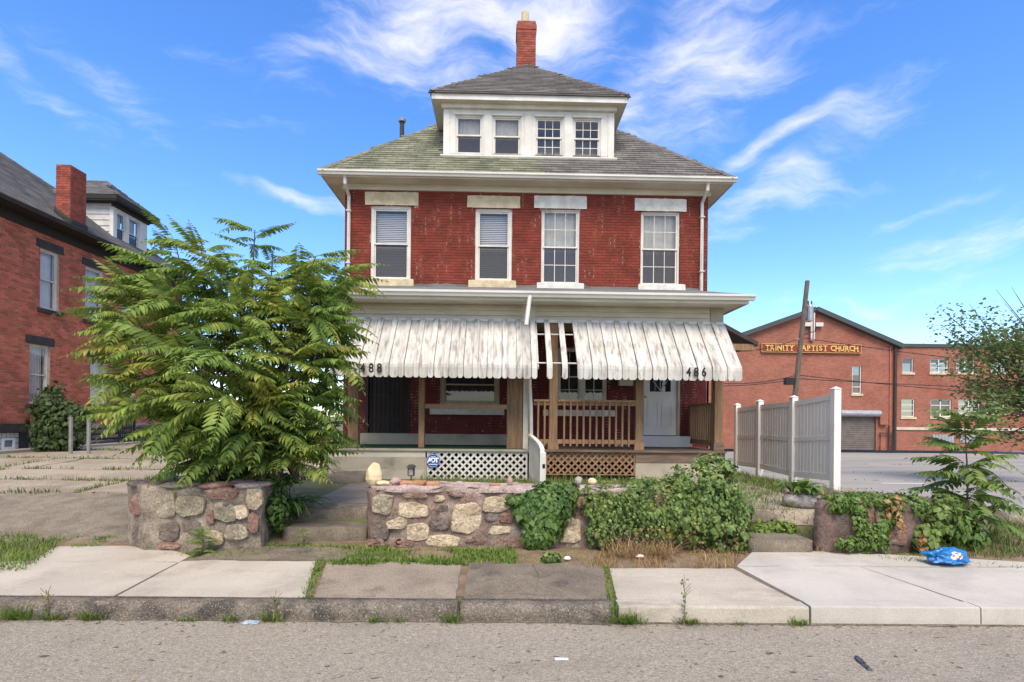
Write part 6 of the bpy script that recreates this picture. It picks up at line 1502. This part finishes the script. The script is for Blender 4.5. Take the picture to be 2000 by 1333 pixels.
st_ = thing('leafy_weed', 'bright round-leaved weeds growing on the low right steps', 'weed', (2.8, 7.2, .35)); mb = MB(); leaf_cloud(mb, [blob(1510, 1032, 7.0, 44, 16, .15), blob(1480, 1035, 7.0, 22, 12, .12), blob(1540, 1030, 7.1, 14, 12, .1)], 620, .07, .4, .3); mb.build('foliage', MT['bright_grass'], st_)
# shrub by the neighbour's wall
shb = thing('shrub', 'dark leafy shrub against the brick house wall between window and metal post', 'shrub', (at(110, 885, X=-13.2).x, 15.6, .78))
mb = MB(); leaf_cloud(mb, [blob(115, 840, 15.2, 45, 45, .5), blob(95, 800, 15.4, 26, 34, .4), blob(140, 815, 15.2, 30, 30, .4), blob(105, 770, 15.5, 14, 22, .2), blob(100, 865, 15.1, 30, 26, .4)], 3200, .13, .55, .4); mb.build('foliage', MT['shrub'], shb)
p = at(110, 880, Y=15.3); s_ = MB()
for k in range(6): s_.tube([(p.x+ru(-.2, .2), 15.3, .7), (p.x+ru(-.4, .4), 15.3+ru(-.2, .2), 1.5), (p.x+ru(-.5, .5), 15.3, 2.3)], .015, 4, False)
s_.build('stems', MT['bark'], shb)
# lilies beside the planter
def strappy(name, label, cat, base, n, L, w_, m, spread=1.0, stiff=.5):
    t = thing(name, label, cat, base); mb = MB()
    for k in range(n):
        az = ru(0, 6.28); l = L * ru(.6, 1.1); el = ru(.5, 1.3) * stiff + .35; d = Vector((math.cos(az), math.sin(az), 0)); s = Vector((-d.y, d.x, 0))
        pts = []; p = Vector(base) + Vector((ru(-.1, .1)*spread, ru(-.1, .1)*spread, 0)); e = el
        for j in range(6): pts.append(p.copy()); p = p + (d * math.cos(e) + Vector((0, 0, math.sin(e)))) * l / 5; e -= .42
        ws = [.5, .9, 1, .9, .6, .05]; vs = []
        for q, ww in zip(pts, ws): vs += [q + s*w_*ww/2 + Vector((0, 0, .006)), q - s*w_*ww/2 + Vector((0, 0, .006)), q]
        mb.add(vs, [f for j in range(5) for f in ((j*3, j*3+2, j*3+5, j*3+3), (j*3+2, j*3+1, j*3+4, j*3+5))])
    mb.build('leaves', m, t); return t
for u, v, lab in ((548, 985, 'dark strappy lily clump beside the planter at the steps'), (568, 968, 'strappy lily clump hanging over the worn steps')):
    p = at(u, v, Y=7.35); strappy('lily_clump', lab, 'plant', (p.x, 7.35, .52), 46, .62, .03, MT['lily'], 1.6)
mb = MB(); lb_ = thing('undergrowth', 'low leafy undergrowth between planter and worn steps', 'plant', (-3.3, 7.1, .3)); leaf_cloud(mb, [blob(540, 1000, 7.0, 26, 34, .14), blob(535, 960, 7.3, 28, 40, .2), blob(480, 935, 7.2, 110, 14, .3)], 2200, .06, .5, .5); mb.build('foliage', MT['ivy_deep'], lb_)
# potted plant
pp = at(1570, 975, Y=8.0); pt = thing('stone_planter', 'round rough grey stone pot standing on the grass by the fence', 'planter', (pp.x, 8.0, .5))
inst('pot', rock_mesh('pot', .31, .26, .15, MT['planter_stone'], 31, .14, 3), pt, Matrix.Translation((pp.x, 8.0, .60)))
inst('soil', rock_mesh('soil', .24, .19, .03, MT['soil'], 32, .1, 2), pt, Matrix.Translation((pp.x, 8.0, .715)))
strappy('potted_plant', 'bright broad strap-leaved plant growing in the grey stone pot', 'plant', (pp.x, 8.0, .72), 34, .42, .085, MT['vine_lime'], 1.4, .8)
# tree at the lot edge
ft = thing('lot_tree', 'sparse small-leaved tree with bare twigs at the far side of the lot', 'tree', (at(2040, 900, Y=14).x, 14, .2))
tk = MB(); base = Vector((at(2045, 900, Y=14).x, 14, .18)); tk.tube([base, base+Vector((.1, 0, 1.4)), base+Vector((-.1, .1, 2.6))], [.13, .10, .07], 8)
mb = MB(); ends = []
for k in range(44):
    u, v = (ru(1845, 2060), ru(600, 850)); 
    if u < 1900 and v > 760: continue
    e = at(u, v, Y=14 + ru(-1, 1)); s0 = base + Vector((ru(-.1, .1), 0, ru(1.2, 2.6))); m_ = s0.lerp(e, .55) + Vector((0, 0, .25))
    tk.tube([s0, m_, e, e + (e-m_)*.25], [.035, .02, .01, .003], 5, False); ends.append((m_, e))
for (u, v) in ((1945, 566), (1960, 590), (1985, 575), (1975, 560)): e = at(u, v, Y=14); s0 = base + Vector((0, 0, 2.4)); m_ = s0.lerp(e, .6) + Vector((.2, 0, .2)); tk.tube([s0, m_, e], [.03, .015, .003], 5, False)
tk.build('trunk', MT['bark'], ft, smooth=True)
for (m_, e) in ends:
    for _ in range(200):
        t = ru(.2, 1.15); p = m_.lerp(e, t) + Vector((random.gauss(0, .24), random.gauss(0, .24), random.gauss(0, .17)))
        leaf(mb, p, Vector((0, 0, 1)), ru(.06, .12), .3, .8)
mb.build('crown', MT['far_tree'], ft)

# grass, weeds
def stuff_grass(name, label, groups, m):
    mb = MB()
    for (pts, h0, h1, w_) in groups: blades(mb, pts, h0, h1, w_)
    return tag(mb.build(name, m, None), label, 'grass', kind='stuff')
yard = [(x, y, hgt(x, y)-.01) for x, y in ((ru(-2.3, 5.5), ru(7.25, 11.3)) for _ in range(9000)) if not (2.5 < x < 4.4 and rnd() < .75)]
stuff_grass('yard_grass', 'rough green grass in the small front yard under the porch lattice', [(yard, .08, .26, .010)], MT['grass'])
stuff_grass('bank_grass', 'long green grass on the bank by the parking lot', [([(x, y, hgt(x, y)-.01) for x, y in ((ru(4.5, 8.5), ru(6.35, 8.5)) for _ in range(6000))], .06, .2, .010), ([(x, y, hgt(x, y)-.01) for x, y in ((ru(4.5, 5.75), ru(8.5, 13.5)) for _ in range(2500))], .06, .18, .010)], MT['grass'])
stuff_grass('left_grass', 'thick green grass patch beside the pale pavement slab', [(scatter([(-60, 1120), (60, 1108), (115, 1068), (60, 1052), (-60, 1050)], 2600, .19), .04, .13, .009), (scatter([(110, 1070), (240, 1066), (240, 1055), (60, 1052)], 700, .19, clump), .03, .09, .008)], MT['bright_grass'])
stuff_grass('verge_grass', 'scattered green weeds and grass along the foot of the stone walls', [
    (scatter([(400, 1088), (760, 1088), (760, 1066), (470, 1062)], 2600, .19, clump), .03, .09, .011), (scatter([(640, 1102), (1010, 1100), (1010, 1072), (720, 1072)], 5200, .19, clump), .03, .11, .012), (scatter([(640, 1100), (900, 1100), (900, 1092), (640, 1092)], 1500, .19, clump), .02, .09, .012), (scatter([(240, 1072), (400, 1090), (400, 1078), (240, 1062)], 300, .19, clump), .02, .07, .008),
    (scatter([(1010, 1100), (1180, 1104), (1180, 1080), (1010, 1080)], 260, .19, clump), .02, .06, .008), (scatter([(585, 1170), (603, 1170), (640, 1092), (618, 1092)], 700, .16), .03, .08, .010), (scatter([(1188, 1185), (1206, 1185), (1192, 1108), (1178, 1108)], 420, .16), .03, .08, .008),
    (scatter([(1640, 1088), (1990, 1108), (1990, 1090), (1640, 1070)], 900, .19, clump), .03, .10, .008), (scatter([(660, 1133), (705, 1133), (705, 1127), (660, 1127)], 90, .17), .02, .04, .006), (scatter([(905, 1170), (932, 1170), (932, 1160), (905, 1160)], 80, .16), .03, .06, .007)], MT['bright_grass'])
dj = []
for j in range(1, len(rowsY) - 1):
    for _ in range(1500):
        x = ru(-13.2, -4.8); y = rowsY[j] + random.gauss(0, .05) + .09 * fbm((x, j, 0), .8)
        if rnd() < clump(x * .8, y): dj.append((x, y, hgt(x, y) - .01))
for (xa, ja) in ((-10.6, 1), (-7.6, 1), (-10.9, 2), (-7.3, 2), (-11.2, 3), (-7.1, 3)):
    for _ in range(120):
        y = ru(rowsY[ja], rowsY[ja+1]); dj.append((xa + ru(-.05, .05), y, hgt(xa, y) - .01))
stuff_grass('joint_weeds', 'weeds growing in the open joints of the driveway slabs', [(dj, .03, .13, .014)], MT['grass'])
stuff_grass('path_grass', 'patchy grass and weeds round the side path and stone pot', [(scatter([(1430, 1015), (1600, 1020), (1600, 985), (1545, 960), (1430, 935)], 2200, .5, clump), .03, .13, .009), (scatter([(1425, 930), (1550, 950), (1550, 935), (1425, 912)], 900, .5, clump), .03, .12, .009)], MT['grass'])
stuff_grass('dry_thatch', 'dry straw coloured grass under the ivy and along the wall foot', [
    (scatter([(1140, 1108), (1440, 1106), (1440, 1070), (1180, 1072)], 2000, .19, clump), .03, .14, .006), (scatter([(1590, 1078), (1660, 1082), (1660, 1066), (1600, 1060)], 700, .19), .06, .26, .006),
    (scatter([(1060, 1092), (1180, 1108), (1180, 1080), (1090, 1072)], 380, .19), .02, .07, .006)], MT['dry_grass'])
for i, (u, v, n, lab) in enumerate([(1215, 1060, 120, 'dry'), (1285, 1055, 160, 'dry')]):
    p = at(u, 1085, Z=.19); mb = MB(); blades(mb, [(p.x + random.gauss(0, .1), p.y + random.gauss(0, .05), .17) for _ in range(n)], .15, .36, .006, 1.2)
    o = mb.build('dry_grass_clump', MT['dry_grass'], None, mw=None); tag(o, ['straw coloured dry grass clump under the ivy beside the bare stone', 'straw coloured dry grass clump under the thick of the ivy'][i], 'grass clump', 'dry grass clumps')
# weed tufts along the kerb, each its own
weeds = [(38, 1205, .22, 60, 'bushy bright grass tuft sprouting in the gutter, largest along the kerb'), (115, 1203, .13, 34, 'yellowish grass tuft with dead leaves in the gutter'), (182, 1206, .15, 46, 'dark green grass tuft in the gutter beside the yellowish one'),
         (378, 1204, .08, 20, 'tiny sparse weed in the gutter against the dark kerb'), (460, 1204, .12, 26, 'thin dry weed in the gutter by the pale blue wrapper'), (533, 1206, .16, 40, 'bushy dark weed in the gutter past the pale blue wrapper'),
         (736, 1208, .10, 22, 'small upright grass tuft against the kerb below the tan slab'), (782, 1207, .06, 12, 'tiniest grass tuft against the kerb below the tan slab'), (885, 1206, .17, 34, 'tall narrow grass tuft in the joint between tan and dark slabs'),
         (1215, 1204, .2, 70, 'thick weed clump where the dark and stained slabs meet the kerb'), (1340, 1210, .10, 44, 'low dark weed patch in the gutter below the stained slab'), (1435, 1212, .05, 16, 'little weed tuft midway along the stained kerb'), (1552, 1210, .11, 30, 'pale weed tuft at the joint before the clean pale kerb')]
for i, (u, v, h_, n, lab) in enumerate(weeds):
    p = at(u, v + 4, Z=.0); mb = MB(); y = min(p.y, ky(p.x) - .015); r_ = .03 + .0006 * n
    blades(mb, [(p.x + random.gauss(0, r_), y - abs(random.gauss(0, .02)), .0) for _ in range(n * 2)], h_ * .5, h_, .008, .9)
    tag(mb.build('weed_tuft', MT['bright_grass' if i % 3 == 0 else 'grass'], None), lab, 'weed', 'weeds along the kerb')
def stalk(u, v, ht, lab):
    p = at(u, v, Z=.0); y = ky(p.x) - .02; t = thing('weed_stalk', lab, 'weed', (p.x, y, 0)); mb = MB(); mb.tube([(p.x, y, 0), (p.x+.01, y, ht*.6), (p.x-.015, y, ht)], .004, 5)
    for k in range(6): z = ht * (.5 + .08*k); az = ru(0, 6.28); mb.tube([(p.x, y, z), (p.x + .06*math.cos(az), y + .03*math.sin(az), z + .07)], .0022, 4)
    mb.build('stem', MT['stem_green'], t); l_ = MB()
    for k in range(16): leaf(l_, Vector((p.x + ru(-.03, .03), y + ru(-.03, .03), ht * ru(.15, 1))), Vector((0, -.3, 1)), .03, .1, .8)
    l_.build('leaves', MT['grass'], t)
stalk(1327, 1210, .40, 'thin tall weed stalk rising before the stained slab'); stalk(118, 1200, .26, 'thin flowering weed stalk by the yellowish grass tuft'); stalk(548, 1204, .22, 'thin branched weed stalk by the bushy dark weed')
p = at(1078, 1098, Z=.19); mb = MB(); leaf_cloud(mb, [((p.x, p.y + .1, .21), (.11, .08, .06))], 420, .045, .4, .2); tag(mb.build('leafy_weed', MT['ivy'], None), 'small round leafy weed on the dirt below the dense ivy', 'weed')
# dirt line and dead leaves in the gutter
gd = MB(); gx = frange(-9, 9, .06); vs = []
for x in gx: vs += [(x, ky(x) + .01, .011), (x, ky(x) - .025 - .05 * max(0, fbm((x, 0, 0), 1.7)) - .02 * abs(fbm((x, 4, 0), 9)), .0085)]
gd.add(vs, [(2*i, 2*i+1, 2*i+3, 2*i+2) for i in range(len(gx)-1)]); tag(gd.build('gutter_dirt', MT['kerb_dark'], None), 'dark line of dirt collected along the kerb foot', 'dirt', kind='stuff')
lw_ = []
for (y0, a) in ((10.6, .03), (12.4, -.02), (14.5, .02), (17.5, 0), (22, 0)):
    for _ in range(500):
        x = ru(6.2, 26); y = y0 + a * (x - 6) + .2 * fbm((x, y0, 0), .5) + random.gauss(0, .03)
        if rnd() < clump(x * .6, y): lw_.append((x, y, hgt(x, y)))
mb = MB(); blades(mb, lw_, .02, .07, .02); tag(mb.build('lot_weeds', MT['grass'], None), 'thin lines of weeds in the cracks of the parking lot', 'weeds', kind='stuff')
mb = MB()
for k in range(260):
    x = ru(-6, 6); y = ky(x) - abs(random.gauss(0, .05)) - .005; leaf(mb, Vector((x, y, .012)), Vector((0, 0, 1)), ru(.012, .04), 0, .3)
for k in range(650):
    x = ru(-5.5, 5.5); y = ru(2.7, 4.75); leaf(mb, Vector((x, y, .009)), Vector((0, 0, 1)), ru(.008, .03) * (.5 + rnd()), 0, .12)
tag(mb.build('leaf_litter', MT['soil'], None), 'scraps of dead leaves and grit on the road and along the kerb', 'litter', kind='stuff')
